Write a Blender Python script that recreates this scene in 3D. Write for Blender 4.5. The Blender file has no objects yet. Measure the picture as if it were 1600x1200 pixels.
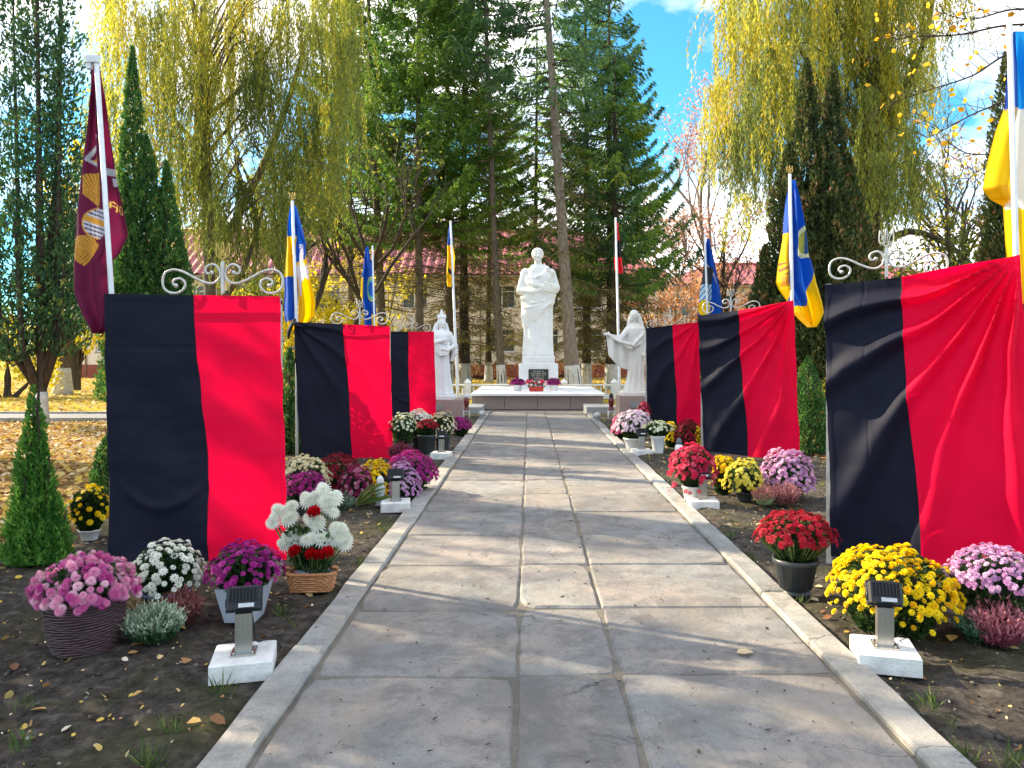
import bpy, math, random
import numpy as np
from mathutils import Vector, Matrix, noise as mnoise

rng = np.random.RandomState(7)
random.seed(7)
PI = math.pi
scene = bpy.context.scene
COL = scene.collection

# ------------------------------------------------------------------ camera
CAMZ = 1.6
cam_d = bpy.data.cameras.new('camera')
cam_d.lens = 27.0
cam_d.sensor_width = 36.0
cam_d.shift_x = -27.0 / 1600.0
cam_d.shift_y = -44.0 / 1600.0
cam_d.clip_start = 0.05
cam_d.clip_end = 2000.0
cam = bpy.data.objects.new('camera', cam_d)
COL.objects.link(cam)
cam.location = (0, 0, CAMZ)
cam.rotation_euler = (math.radians(90), 0, 0)
scene.camera = cam

# ------------------------------------------------------------------ sky and sun
SUN_DIR = Vector((-0.900, 0.436, 0.0)).normalized()
SUN_EL = math.radians(29)
world = bpy.data.worlds.new('World')
scene.world = world
world.use_nodes = True
nt = world.node_tree
for n in list(nt.nodes):
    nt.nodes.remove(n)
out = nt.nodes.new('ShaderNodeOutputWorld')
bg = nt.nodes.new('ShaderNodeBackground')
sky = nt.nodes.new('ShaderNodeTexSky')
sky.sky_type = 'NISHITA'
sky.sun_disc = False
sky.sun_elevation = SUN_EL
sky.sun_rotation = math.atan2(SUN_DIR.x, SUN_DIR.y)
sky.air_density = 1.0
sky.dust_density = 0.2
sky.ozone_density = 2.0
tc = nt.nodes.new('ShaderNodeTexCoord')
mp = nt.nodes.new('ShaderNodeMapping')
mp.inputs['Scale'].default_value = (1.0, 1.0, 1.7)
mp.inputs['Location'].default_value = (0.3, 0.3, 4.86)
nz = nt.nodes.new('ShaderNodeTexNoise')
nz.inputs['Scale'].default_value = 2.6
nz.inputs['Detail'].default_value = 7.0
nz.inputs['Roughness'].default_value = 0.56
cr = nt.nodes.new('ShaderNodeValToRGB')
cr.color_ramp.elements[0].position = 0.43
cr.color_ramp.elements[0].color = (0, 0, 0, 1)
cr.color_ramp.elements[1].position = 0.57
cr.color_ramp.elements[1].color = (1, 1, 1, 1)
mul = nt.nodes.new('ShaderNodeMixRGB')
mul.blend_type = 'MULTIPLY'
mul.inputs[0].default_value = 1.0
mul.inputs[2].default_value = (0.32, 0.84, 1.0, 1)
mx = nt.nodes.new('ShaderNodeMixRGB')
mx.inputs[2].default_value = (7.4, 7.2, 7.0, 1)
bg.inputs['Strength'].default_value = 0.125
nt.links.new(tc.outputs['Generated'], mp.inputs['Vector'])
nt.links.new(mp.outputs[0], nz.inputs['Vector'])
nt.links.new(nz.outputs['Fac'], cr.inputs[0])
nt.links.new(sky.outputs[0], mul.inputs[1])
nt.links.new(mul.outputs[0], mx.inputs[1])
nt.links.new(cr.outputs[0], mx.inputs[0])
nt.links.new(mx.outputs[0], bg.inputs['Color'])
nt.links.new(bg.outputs[0], out.inputs[0])

sun_d = bpy.data.lights.new('sun', 'SUN')
sun_d.energy = 4.7
sun_d.angle = math.radians(0.55)
sun_d.color = (1.0, 0.85, 0.60)
sun = bpy.data.objects.new('sun', sun_d)
COL.objects.link(sun)
sd = Vector((SUN_DIR.x * math.cos(SUN_EL), SUN_DIR.y * math.cos(SUN_EL), math.sin(SUN_EL)))
sun.rotation_euler = sd.to_track_quat('Z', 'Y').to_euler()
sun.location = (-20, 10, 20)

vs = scene.view_settings
vs.view_transform = 'Standard'
vs.look = 'None'
vs.exposure = 1.5
vs.gamma = 1.0
vs.use_curve_mapping = False
scene.cycles.max_bounces = 6
scene.cycles.diffuse_bounces = 3
scene.cycles.glossy_bounces = 2
scene.cycles.transmission_bounces = 3
scene.cycles.transparent_max_bounces = 4
scene.cycles.use_denoising = True
scene.cycles.sample_clamp_indirect = 4.0
scene.cycles.caustics_reflective = False
scene.cycles.caustics_refractive = False


# ------------------------------------------------------------------ helpers
def P(px, py, Y):
    return Vector(((px - 827.0) / 1200.0 * Y, Y, CAMZ - (py - 556.0) / 1200.0 * Y))


def GY(py):
    return 1920.0 / (py - 556.0)


def G(px, py):
    Y = GY(py)
    return Vector(((px - 827.0) / 1200.0 * Y, Y, 0.0))


def S(r, g, b):
    def f(c):
        c /= 255.0
        return c / 12.92 if c <= 0.04045 else ((c + 0.055) / 1.055) ** 2.4
    return (f(r), f(g), f(b))


def link(o, parent=None):
    COL.objects.link(o)
    if parent is not None:
        o.parent = parent
    return o


def tag(o, label=None, cat=None, group=None, kind=None):
    if label:
        o['label'] = label
    if cat:
        o['category'] = cat
    if group:
        o['group'] = group
    if kind:
        o['kind'] = kind
    return o


def thing(name, label, cat, loc=(0, 0, 0), rotz=0.0, group=None):
    o = bpy.data.objects.new(name, None)
    o.empty_display_size = 0.2
    o.location = loc
    o.rotation_euler = (0, 0, rotz)
    COL.objects.link(o)
    return tag(o, label, cat, group)


def copy_tree(root, loc=None, rotz=None, label=None, scale=None):
    r = root.copy()
    COL.objects.link(r)
    if loc is not None:
        r.location = loc
    if rotz is not None:
        r.rotation_euler = (0, 0, rotz)
    if scale is not None:
        r.scale = scale
    if label:
        r['label'] = label
    for ch in list(root.children):
        c = ch.copy()
        COL.objects.link(c)
        c.parent = r
        for g in list(ch.children):
            d = g.copy()
            COL.objects.link(d)
            d.parent = c
    return r


def place(name, me, parent=None, loc=(0, 0, 0), rot=(0, 0, 0), scale=(1, 1, 1)):
    o = bpy.data.objects.new(name, me)
    o.location = loc
    o.rotation_euler = rot
    o.scale = scale
    return link(o, parent)


class MB:
    """collects shapes into one mesh"""

    def __init__(s):
        s.v = []
        s.f = []
        s.m = []
        s.sm = []

    def add(s, vs, fs, mi=0, smooth=False):
        b = len(s.v)
        s.v.extend([tuple(v) for v in vs])
        for f in fs:
            s.f.append(tuple(i + b for i in f))
            s.m.append(mi)
            s.sm.append(smooth)

    def box(s, c, d, rz=0.0, mi=0, bev=0.0, mat=None, taper=1.0):
        hx, hy, hz = d[0] / 2, d[1] / 2, d[2] / 2
        if bev <= 0:
            vs = []
            for z, t in ((-hz, 1.0), (hz, taper)):
                for x, y in ((-hx, -hy), (hx, -hy), (hx, hy), (-hx, hy)):
                    vs.append(Vector((x * t, y * t, z)))
            fs = [(3, 2, 1, 0), (4, 5, 6, 7), (0, 1, 5, 4), (1, 2, 6, 5), (2, 3, 7, 6), (3, 0, 4, 7)]
        else:
            vs = []
            rings = [(-hz, 0.0), (hz - bev, 0.0), (hz, bev)]
            for z, i in rings:
                for x, y in ((-1, -1), (1, -1), (1, 1), (-1, 1)):
                    ax, ay = hx - i, hy - i
                    vs.append(Vector((x * ax, y * (ay - bev), z)) if y * x > 0 else Vector((x * (ax - bev), y * ay, z)))
                    vs.append(Vector((x * (ax - bev), y * ay, z)) if y * x > 0 else Vector((x * ax, y * (ay - bev), z)))
            n = 8
            fs = [tuple(reversed(range(n))), tuple(range(2 * n, 3 * n))]
            for k in range(2):
                for i in range(n):
                    j = (i + 1) % n
                    fs.append((k * n + i, k * n + j, (k + 1) * n + j, (k + 1) * n + i))
        if mat is None:
            mat = Matrix.Rotation(rz, 4, 'Z')
        vs = [mat @ v + Vector(c) for v in vs]
        s.add(vs, fs, mi)
        return s

    def tube(s, pts, r, n=8, mi=0, caps=True, smooth=True, flat=1.0):
        pts = [Vector(p) for p in pts]
        m = len(pts)
        rs = r if hasattr(r, '__len__') else [r] * m
        t0 = (pts[1] - pts[0]).normalized()
        up = Vector((0, 0, 1)) if abs(t0.z) < 0.9 else Vector((1, 0, 0))
        a = t0.cross(up).normalized()
        vs, fs = [], []
        for i in range(m):
            if i == 0:
                t = pts[1] - pts[0]
            elif i == m - 1:
                t = pts[-1] - pts[-2]
            else:
                t = pts[i + 1] - pts[i - 1]
            t.normalize()
            a = (a - t * a.dot(t))
            if a.length < 1e-6:
                a = t.orthogonal()
            a.normalize()
            b = t.cross(a)
            for k in range(n):
                an = 2 * PI * k / n
                vs.append(pts[i] + a * math.cos(an) * rs[i] + b * math.sin(an) * rs[i] * flat)
        for i in range(m - 1):
            for k in range(n):
                j = (k + 1) % n
                fs.append((i * n + k, i * n + j, (i + 1) * n + j, (i + 1) * n + k))
        if caps:
            fs.append(tuple(reversed(range(n))))
            fs.append(tuple(range((m - 1) * n, m * n)))
        s.add(vs, fs, mi, smooth)
        return s

    def lathe(s, prof, n=24, c=(0, 0, 0), fn=None, mi=0, smooth=True, caps=True):
        """prof: list of (r, z) or (rx, ry, z, cx, cy); fn(phi, i) scales the radius"""
        vs, fs = [], []
        for i, p in enumerate(prof):
            if len(p) == 2:
                rx = ry = p[0]
                z, cx, cy = p[1], 0, 0
            else:
                rx, ry, z, cx, cy = p
            for k in range(n):
                ph = 2 * PI * k / n
                q = fn(ph, i) if fn else 1.0
                vs.append((c[0] + cx + rx * q * math.cos(ph), c[1] + cy + ry * q * math.sin(ph), c[2] + z))
        m = len(prof)
        for i in range(m - 1):
            for k in range(n):
                j = (k + 1) % n
                fs.append((i * n + k, i * n + j, (i + 1) * n + j, (i + 1) * n + k))
        if caps:
            fs.append(tuple(reversed(range(n))))
            fs.append(tuple(range((m - 1) * n, m * n)))
        s.add(vs, fs, mi, smooth)
        return s

    def ell(s, c, r, n=16, m=10, rot=None, mi=0):
        vs, fs = [], []
        c = Vector(c)
        for i in range(m + 1):
            th = PI * i / m
            for k in range(n):
                ph = 2 * PI * k / n
                v = Vector((r[0] * math.sin(th) * math.cos(ph), r[1] * math.sin(th) * math.sin(ph), -r[2] * math.cos(th)))
                if rot is not None:
                    v = rot @ v
                vs.append(c + v)
        for i in range(m):
            for k in range(n):
                j = (k + 1) % n
                fs.append((i * n + k, i * n + j, (i + 1) * n + j, (i + 1) * n + k))
        s.add(vs, fs, mi, True)
        return s

    def capsule(s, a, b, ra, rb, n=12, mi=0):
        a, b = Vector(a), Vector(b)
        s.ell(a, (ra,) * 3, n, 8, mi=mi)
        s.ell(b, (rb,) * 3, n, 8, mi=mi)
        s.tube([a, b], [ra, rb], n, mi)
        return s

    def mesh(s, name, mats):
        me = bpy.data.meshes.new(name)
        me.from_pydata(s.v, [], s.f)
        for m in (mats if isinstance(mats, (list, tuple)) else [mats]):
            me.materials.append(m)
        me.polygons.foreach_set('material_index', s.m)
        me.polygons.foreach_set('use_smooth', s.sm)
        me.update()
        return me

    def build(s, name, mats, parent=None, loc=(0, 0, 0), rot=(0, 0, 0)):
        return place(name, s.mesh(name, mats), parent, loc, rot)


def np_mesh(name, V, F, mat, tint=None, smooth=False, cols=None):
    """V (n,3) floats, F (m,k) ints"""
    V = np.asarray(V, dtype=np.float32)
    F = np.asarray(F, dtype=np.int32)
    me = bpy.data.meshes.new(name)
    k = F.shape[1]
    me.vertices.add(len(V))
    me.vertices.foreach_set('co', V.ravel())
    me.loops.add(F.size)
    me.loops.foreach_set('vertex_index', F.ravel())
    me.polygons.add(len(F))
    me.polygons.foreach_set('loop_start', np.arange(0, F.size, k, dtype=np.int32))
    me.polygons.foreach_set('loop_total', np.full(len(F), k, dtype=np.int32))
    if smooth:
        me.polygons.foreach_set('use_smooth', np.ones(len(F), dtype=bool))
    for m in (mat if isinstance(mat, (list, tuple)) else [mat]):
        me.materials.append(m)
    if tint is not None:
        at = me.attributes.new('tint', 'FLOAT', 'POINT')
        at.data.foreach_set('value', np.asarray(tint, dtype=np.float32))
    if cols is not None:
        at = me.attributes.new('print', 'FLOAT_COLOR', 'POINT')
        c4 = np.ones((len(V), 4), dtype=np.float32)
        c4[:, :3] = cols
        at.data.foreach_set('color', c4.ravel())
    me.update(calc_edges=True)
    me.validate()
    return me


def unit(a):
    return a / np.maximum(np.linalg.norm(a, axis=1, keepdims=True), 1e-9)


def leaf_geo(C, A, L, W, N=None):
    """rhombic leaves: centres C, long axes A, length L, width W"""
    n = len(C)
    A = unit(np.asarray(A, dtype=float))
    if N is None:
        N = rng.normal(size=(n, 3))
    B = unit(np.cross(A, N))
    L = np.broadcast_to(np.asarray(L, dtype=float), (n,))[:, None]
    W = np.broadcast_to(np.asarray(W, dtype=float), (n,))[:, None]
    V = np.empty((n, 4, 3))
    V[:, 0] = C - A * L * 0.5
    V[:, 1] = C - A * L * 0.05 + B * W * 0.5
    V[:, 2] = C + A * L * 0.5
    V[:, 3] = C - A * L * 0.05 - B * W * 0.5
    F = np.arange(n * 4).reshape(n, 4)
    return V.reshape(-1, 3), F


def leaf_mesh(name, C, A, L, W, mat, tint=None, N=None):
    V, F = leaf_geo(np.asarray(C), A, L, W, N)
    t = None if tint is None else np.repeat(np.broadcast_to(tint, (len(C),)), 4)
    return np_mesh(name, V, F, mat, t)


def inst_mesh(name, TV, TF, mats4, mat, tint=None):
    """template (TV,TF) joined over n 4x4 transforms"""
    TV = np.asarray(TV)
    TF = np.asarray(TF)
    M = np.asarray(mats4)
    n = len(M)
    V = np.einsum('nij,vj->nvi', M[:, :3, :3], TV) + M[:, None, :3, 3]
    F = (TF[None] + (np.arange(n) * len(TV))[:, None, None]).reshape(-1, TF.shape[1])
    t = None if tint is None else np.repeat(np.broadcast_to(tint, (n,)), len(TV))
    return np_mesh(name, V.reshape(-1, 3), F, mat, t)


# ------------------------------------------------------------------ materials
def new_mat(name):
    m = bpy.data.materials.new(name)
    m.use_nodes = True
    nt = m.node_tree
    b = nt.nodes['Principled BSDF']
    return m, nt, b


def sock(b, *names):
    for n in names:
        if n in b.inputs:
            return b.inputs[n]


def pm(name, c1, c2=None, rough=0.7, scale=6.0, spec=0.3, metal=0.0, bump=0.0, bscale=None, objrand=0.0, detail=5.0, coat=0.0, stretch=None, bdist=0.01):
    m, nt, b = new_mat(name)
    N, Lk = nt.nodes.new, nt.links.new
    b.inputs['Roughness'].default_value = rough
    sock(b, 'Specular IOR Level', 'Specular').default_value = spec
    b.inputs['Metallic'].default_value = metal
    if coat:
        sock(b, 'Coat Weight', 'Clearcoat').default_value = coat
    if c2 is None:
        c2 = tuple(c * 0.82 for c in c1)
    tcn = N('ShaderNodeTexCoord')
    vec = tcn.outputs['Object']
    if stretch:
        mpn = N('ShaderNodeMapping')
        mpn.inputs['Scale'].default_value = stretch
        Lk(vec, mpn.inputs[0])
        vec = mpn.outputs[0]
    nz = N('ShaderNodeTexNoise')
    nz.inputs['Scale'].default_value = scale
    nz.inputs['Detail'].default_value = detail
    nz.inputs['Roughness'].default_value = 0.62
    Lk(vec, nz.inputs['Vector'])
    rp = N('ShaderNodeValToRGB')
    rp.color_ramp.elements[0].position = 0.33
    rp.color_ramp.elements[1].position = 0.67
    rp.color_ramp.elements[0].color = (*c2, 1)
    rp.color_ramp.elements[1].color = (*c1, 1)
    Lk(nz.outputs['Fac'], rp.inputs[0])
    colr = rp.outputs[0]
    if objrand:
        oi = N('ShaderNodeObjectInfo')
        mr = N('ShaderNodeMapRange')
        mr.inputs['To Min'].default_value = 1 - objrand
        mr.inputs['To Max'].default_value = 1 + objrand
        Lk(oi.outputs['Random'], mr.inputs['Value'])
        mm = N('ShaderNodeMixRGB')
        mm.blend_type = 'MULTIPLY'
        mm.inputs[0].default_value = 1
        Lk(colr, mm.inputs[1])
        Lk(mr.outputs[0], mm.inputs[2])
        colr = mm.outputs[0]
    Lk(colr, b.inputs['Base Color'])
    if bump:
        n2 = N('ShaderNodeTexNoise')
        n2.inputs['Scale'].default_value = bscale or scale * 5
        n2.inputs['Detail'].default_value = 6
        Lk(vec, n2.inputs['Vector'])
        bp = N('ShaderNodeBump')
        bp.inputs['Strength'].default_value = bump
        bp.inputs['Distance'].default_value = bdist
        Lk(n2.outputs['Fac'], bp.inputs['Height'])
        Lk(bp.outputs[0], b.inputs['Normal'])
    return m


def leaf_mat(name, stops, trans=0.35, rough=0.6, src='tint', spec=0.25, tmul=1.25):
    """stops: [(pos, colour)] indexed by the tint attribute, or a random number per leaf or per object"""
    m, nt, b = new_mat(name)
    N, Lk = nt.nodes.new, nt.links.new
    rp = N('ShaderNodeValToRGB')
    el = rp.color_ramp.elements
    while len(el) < len(stops):
        el.new(0.5)
    for e, (p, c) in zip(el, stops):
        e.position = p
        e.color = (*c, 1)
    if src == 'tint':
        a = N('ShaderNodeAttribute')
        a.attribute_name = 'tint'
        Lk(a.outputs['Fac'], rp.inputs[0])
    elif src == 'island':
        g = N('ShaderNodeNewGeometry')
        Lk(g.outputs['Random Per Island'], rp.inputs[0])
    else:
        g = N('ShaderNodeObjectInfo')
        Lk(g.outputs['Random'], rp.inputs[0])
    Lk(rp.outputs[0], b.inputs['Base Color'])
    b.inputs['Roughness'].default_value = rough
    sock(b, 'Specular IOR Level', 'Specular').default_value = spec
    if trans > 0:
        t = N('ShaderNodeBsdfTranslucent')
        mm = N('ShaderNodeMixRGB')
        mm.blend_type = 'MULTIPLY'
        mm.inputs[0].default_value = 1
        mm.inputs[2].default_value = (tmul, tmul, tmul * 0.8, 1)
        Lk(rp.outputs[0], mm.inputs[1])
        Lk(mm.outputs[0], t.inputs['Color'])
        mix = N('ShaderNodeMixShader')
        mix.inputs[0].default_value = trans
        Lk(b.outputs[0], mix.inputs[1])
        Lk(t.outputs[0], mix.inputs[2])
        Lk(mix.outputs[0], nt.nodes['Material Output'].inputs[0])
    return m


def cloth_mat(name, col, trans=0.3, sheen=0.3, rough=0.75, printed=False, spec=0.2):
    m, nt, b = new_mat(name)
    N, Lk = nt.nodes.new, nt.links.new
    b.inputs['Roughness'].default_value = rough
    sock(b, 'Specular IOR Level', 'Specular').default_value = spec
    if 'Sheen Weight' in b.inputs:
        b.inputs['Sheen Weight'].default_value = sheen
        b.inputs['Sheen Roughness'].default_value = 0.4
        b.inputs['Sheen Tint'].default_value = (*[min(1, c * 2 + 0.1) for c in col], 1)
    if printed:
        a = N('ShaderNodeAttribute')
        a.attribute_name = 'print'
        csrc = a.outputs['Color']
    else:
        nz = N('ShaderNodeTexNoise')
        nz.inputs['Scale'].default_value = 3.0
        nz.inputs['Detail'].default_value = 3.0
        t1 = N('ShaderNodeTexCoord')
        Lk(t1.outputs['Object'], nz.inputs['Vector'])
        rp = N('ShaderNodeValToRGB')
        rp.color_ramp.elements[0].position = 0.3
        rp.color_ramp.elements[1].position = 0.7
        rp.color_ramp.elements[0].color = (*[c * 0.9 for c in col], 1)
        rp.color_ramp.elements[1].color = (*[c * 1.06 for c in col], 1)
        Lk(nz.outputs['Fac'], rp.inputs[0])
        csrc = rp.outputs[0]
    Lk(csrc, b.inputs['Base Color'])
    wv = N('ShaderNodeTexNoise')
    wv.inputs['Scale'].default_value = 420.0
    wv.inputs['Detail'].default_value = 1.0
    t2 = N('ShaderNodeTexCoord')
    Lk(t2.outputs['Object'], wv.inputs['Vector'])
    bp = N('ShaderNodeBump')
    bp.inputs['Strength'].default_value = 0.12
    bp.inputs['Distance'].default_value = 0.002
    Lk(wv.outputs['Fac'], bp.inputs['Height'])
    Lk(bp.outputs[0], b.inputs['Normal'])
    if trans > 0:
        t = N('ShaderNodeBsdfTranslucent')
        Lk(csrc, t.inputs['Color'])
        mix = N('ShaderNodeMixShader')
        mix.inputs[0].default_value = trans
        Lk(b.outputs[0], mix.inputs[1])
        Lk(t.outputs[0], mix.inputs[2])
        Lk(mix.outputs[0], nt.nodes['Material Output'].inputs[0])
    return m


M = {}
M['white_stone'] = pm('white_stone', (0.84, 0.84, 0.84), (0.74, 0.74, 0.745), rough=0.55, scale=3, bump=0.15, bscale=40)
M['white_plaster'] = pm('white_plaster', (0.80, 0.80, 0.80), (0.70, 0.70, 0.71), rough=0.6, scale=4, bump=0.1)
M['cream_stone'] = pm('cream_stone', (0.82, 0.78, 0.72), (0.72, 0.68, 0.62), rough=0.6, scale=3, bump=0.15, bscale=40)
M['granite'] = pm('pink_granite', (0.42, 0.31, 0.27), (0.33, 0.24, 0.21), rough=0.45, scale=60, bump=0.05)
M['grey_granite'] = pm('grey_granite', (0.36, 0.37, 0.37), (0.25, 0.26, 0.26), rough=0.55, scale=50, bump=0.05)
M['slab_base'] = pm('white_concrete', (0.74, 0.73, 0.71), (0.55, 0.54, 0.52), rough=0.8, scale=12, bump=0.4, bscale=60)
M['steel'] = pm('brushed_steel', (0.52, 0.50, 0.47), (0.42, 0.40, 0.37), rough=0.32, metal=0.9, scale=3, stretch=(60, 60, 1))
M['black_metal'] = pm('black_paint', (0.02, 0.021, 0.026), (0.012, 0.013, 0.016), rough=0.4, scale=20)
M['sticker'] = pm('silver_sticker', (0.55, 0.56, 0.58), (0.45, 0.46, 0.48), rough=0.4, scale=60)
M['glass_dark'] = pm('lamp_glass', (0.05, 0.055, 0.06), rough=0.1, spec=0.6)
M['silver_paint'] = pm('silver_paint', (0.62, 0.60, 0.57), (0.42, 0.40, 0.37), rough=0.4, metal=0.35, scale=25)
M['white_paint'] = pm('white_pole_paint', (0.74, 0.75, 0.78), (0.62, 0.63, 0.66), rough=0.35, scale=15)
M['gold'] = pm('gold_paint', (0.62, 0.42, 0.12), (0.45, 0.30, 0.08), rough=0.4, metal=0.4, scale=30)
M['board'] = pm('memorial_board', (0.62, 0.60, 0.58), rough=0.5)
M['black_cloth'] = cloth_mat('black_cloth', (0.0052, 0.0058, 0.018), trans=0.02, sheen=0.05, rough=0.7)
M['red_cloth'] = cloth_mat('red_cloth', (0.92, 0.001, 0.05), trans=0.48, sheen=0.0, rough=0.72)
M['flag_print'] = cloth_mat('flag_print', (0.3, 0.3, 0.3), trans=0.35, sheen=0.08, rough=0.6, printed=True)
M['bark'] = pm('pine_bark', (0.19, 0.145, 0.11), (0.075, 0.055, 0.042), rough=0.9, scale=14, bump=0.7, bscale=30, stretch=(1, 1, 0.3), bdist=0.03)
M['bark_dark'] = pm('dark_bark', (0.085, 0.062, 0.045), (0.035, 0.026, 0.02), rough=0.9, scale=14, bump=0.7, bscale=30, stretch=(1, 1, 0.3), bdist=0.03)
M['bark_pale'] = pm('pale_bark', (0.30, 0.24, 0.19), (0.13, 0.10, 0.08), rough=0.9, scale=14, bump=0.6, bscale=30, stretch=(1, 1, 0.3), bdist=0.03)
M['whitewash'] = pm('whitewash', (0.66, 0.64, 0.62), (0.42, 0.40, 0.37), rough=0.85, scale=9, bump=0.4, bscale=30)
M['twig'] = pm('dead_twig', (0.14, 0.10, 0.075), (0.08, 0.056, 0.04), rough=0.9, scale=5)
M['wall'] = pm('building_wall', (0.80, 0.68, 0.58), (0.70, 0.58, 0.49), rough=0.85, scale=0.7, bump=0.1)
M['plinth'] = pm('brick_red_plinth', (0.33, 0.09, 0.06), (0.24, 0.065, 0.045), rough=0.8, scale=1.5)
M['roof'] = pm('red_roof', (0.43, 0.095, 0.10), (0.27, 0.06, 0.065), rough=0.45, scale=1.2, spec=0.5)
M['window_frame'] = pm('white_window_frame', (0.76, 0.76, 0.76), rough=0.5)
M['pane'] = pm('window_pane', (0.075, 0.09, 0.105), (0.04, 0.05, 0.06), rough=0.12, scale=0.8, spec=0.7)
M['soffit'] = pm('roof_edge', (0.34, 0.25, 0.22), rough=0.7)


def col(c, name, rough=0.5, **k):
    return pm(name, c, rough=rough, **k)
# ------------------------------------------------------------------ ground
def fbm(x, y, s, o=0.0, oct=4):
    return mnoise.fractal(Vector((x * s + o, y * s - o, o * 0.37)), 1.0, 2.0, oct)


def lin(a, b, st):
    return list(np.arange(a, b, st))


xs = sorted(set([-400, -250, -150, -100, -70, -50, -40, -32, -26, -22, -19, -16.5, -14.5] + lin(-13, -7, 0.5) + lin(-7, -5, 0.12) +
                lin(-5, 5.2, 0.05) + lin(5.2, 8, 0.15) + lin(8, 14, 0.5) + [15, 17, 20, 24, 29, 36, 45, 60, 90, 150, 250, 400]))
ys = sorted(set([-200, -80, -30, -12, -5, -2, 0, 1] + lin(1.6, 7.5, 0.05) + lin(7.5, 14, 0.09) + lin(14, 24, 0.2) + lin(24, 60, 1.0) +
                [60, 66, 74, 84, 100, 130, 200, 350, 700]))
gv = []
for y in ys:
    for x in xs:
        z = -0.025
        d = max(abs(x - 0.2) - 1.45, 0.0)
        near = max(0.0, 1.0 - max(abs(x) - 6, 0) / 6.0) * (1.0 if 0.5 < y < 22 else 0.0)
        inpath = 1.0 if (-1.26 < x < 1.69 and y < 23) else 0.0
        if near > 0 and not inpath:
            z += near * (0.030 * fbm(x, y, 1.3, 3.0) + 0.026 * fbm(x, y, 6.0, 9.0, 4) + 0.012) * min(1.0, d / 0.15 + 0.25)
            z = min(z, 0.045)
            if d < 0.1:
                z = min(z, -0.008)
        if inpath:
            z = -0.10
        gv.append((x, y, z))
nx, ny = len(xs), len(ys)
ii = np.arange(nx * ny).reshape(ny, nx)
gf = np.stack([ii[:-1, :-1], ii[:-1, 1:], ii[1:, 1:], ii[1:, :-1]], axis=-1).reshape(-1, 4)


def ground_material():
    m, nt, b = new_mat('ground')
    N, Lk = nt.nodes.new, nt.links.new
    b.inputs['Roughness'].default_value = 0.95
    sock(b, 'Specular IOR Level', 'Specular').default_value = 0.1
    g = N('ShaderNodeNewGeometry')
    sep = N('ShaderNodeSeparateXYZ')
    Lk(g.outputs['Position'], sep.inputs[0])

    def math_(op, a, c, clamp=False):
        n = N('ShaderNodeMath')
        n.operation = op
        n.use_clamp = clamp
        for i, v in enumerate((a, c)):
            if v is None:
                continue
            if hasattr(v, 'is_output'):
                Lk(v, n.inputs[i])
            else:
                n.inputs[i].default_value = v
        return n.outputs[0]

    def noise_(sc, det=6, rough=0.6):
        n = N('ShaderNodeTexNoise')
        n.inputs['Scale'].default_value = sc
        n.inputs['Detail'].default_value = det
        n.inputs['Roughness'].default_value = rough
        Lk(g.outputs['Position'], n.inputs['Vector'])
        return n.outputs['Fac']

    def ramp(f, stops):
        r = N('ShaderNodeValToRGB')
        el = r.color_ramp.elements
        while len(el) < len(stops):
            el.new(0.5)
        for e, (p, c) in zip(el, stops):
            e.position = p
            e.color = (*c, 1)
        Lk(f, r.inputs[0])
        return r.outputs[0]

    def mix(f, a, c):
        n = N('ShaderNodeMixRGB')
        Lk(f, n.inputs[0])
        Lk(a, n.inputs[1])
        Lk(c, n.inputs[2])
        return n.outputs[0]

    soil = ramp(noise_(11.0, 10, 0.78), [(0.35, (0.032, 0.026, 0.022)), (0.5, (0.098, 0.083, 0.072)), (0.66, (0.22, 0.19, 0.16))])
    moss = ramp(noise_(28.0, 5), [(0.3, (0.05, 0.062, 0.02)), (0.7, (0.14, 0.135, 0.06))])
    mf = ramp(noise_(1.1, 5), [(0.48, (0, 0, 0)), (0.66, (0.75, 0.75, 0.75))])
    bed = mix(mf, soil, moss)
    litter = ramp(noise_(7.0, 6, 0.75), [(0.30, (0.08, 0.05, 0.03)), (0.44, (0.26, 0.14, 0.05)), (0.55, (0.48, 0.30, 0.10)), (0.72, (0.55, 0.40, 0.22))])
    grass = ramp(noise_(2.4, 6, 0.7), [(0.32, (0.14, 0.16, 0.02)), (0.47, (0.38, 0.30, 0.03)), (0.58, (0.55, 0.40, 0.05)), (0.72, (0.50, 0.31, 0.08))])
    # zone: distance from the planted beds
    ax = math_('ABSOLUTE', math_('SUBTRACT', sep.outputs['X'], 0.2), None)
    wob = math_('MULTIPLY', math_('SUBTRACT', noise_(0.7, 4), 0.5), 3.0)
    zx = math_('MULTIPLY', math_('SUBTRACT', math_('ADD', ax, wob), 4.2), 1.6, True)
    zy = math_('MULTIPLY', math_('SUBTRACT', math_('ADD', sep.outputs['Y'], wob), 5.6), 0.9, True)
    z1 = math_('MULTIPLY', zx, zy, True)
    zfar = math_('MULTIPLY', math_('SUBTRACT', sep.outputs['Y'], 20.5), 1.0, True)
    c = mix(z1, bed, litter)
    c = mix(zfar, c, grass)
    Lk(c, b.inputs['Base Color'])
    bp = N('ShaderNodeBump')
    bp.inputs['Strength'].default_value = 1.0
    bp.inputs['Distance'].default_value = 0.06
    Lk(noise_(30.0, 10, 0.78), bp.inputs['Height'])
    Lk(bp.outputs[0], b.inputs['Normal'])
    return m


M['ground'] = ground_material()
ground = place('ground', np_mesh('ground', gv, gf, M['ground'], smooth=True))
tag(ground, 'dark soil beds with moss turning to leaf strewn lawn behind', kind='structure')


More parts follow.
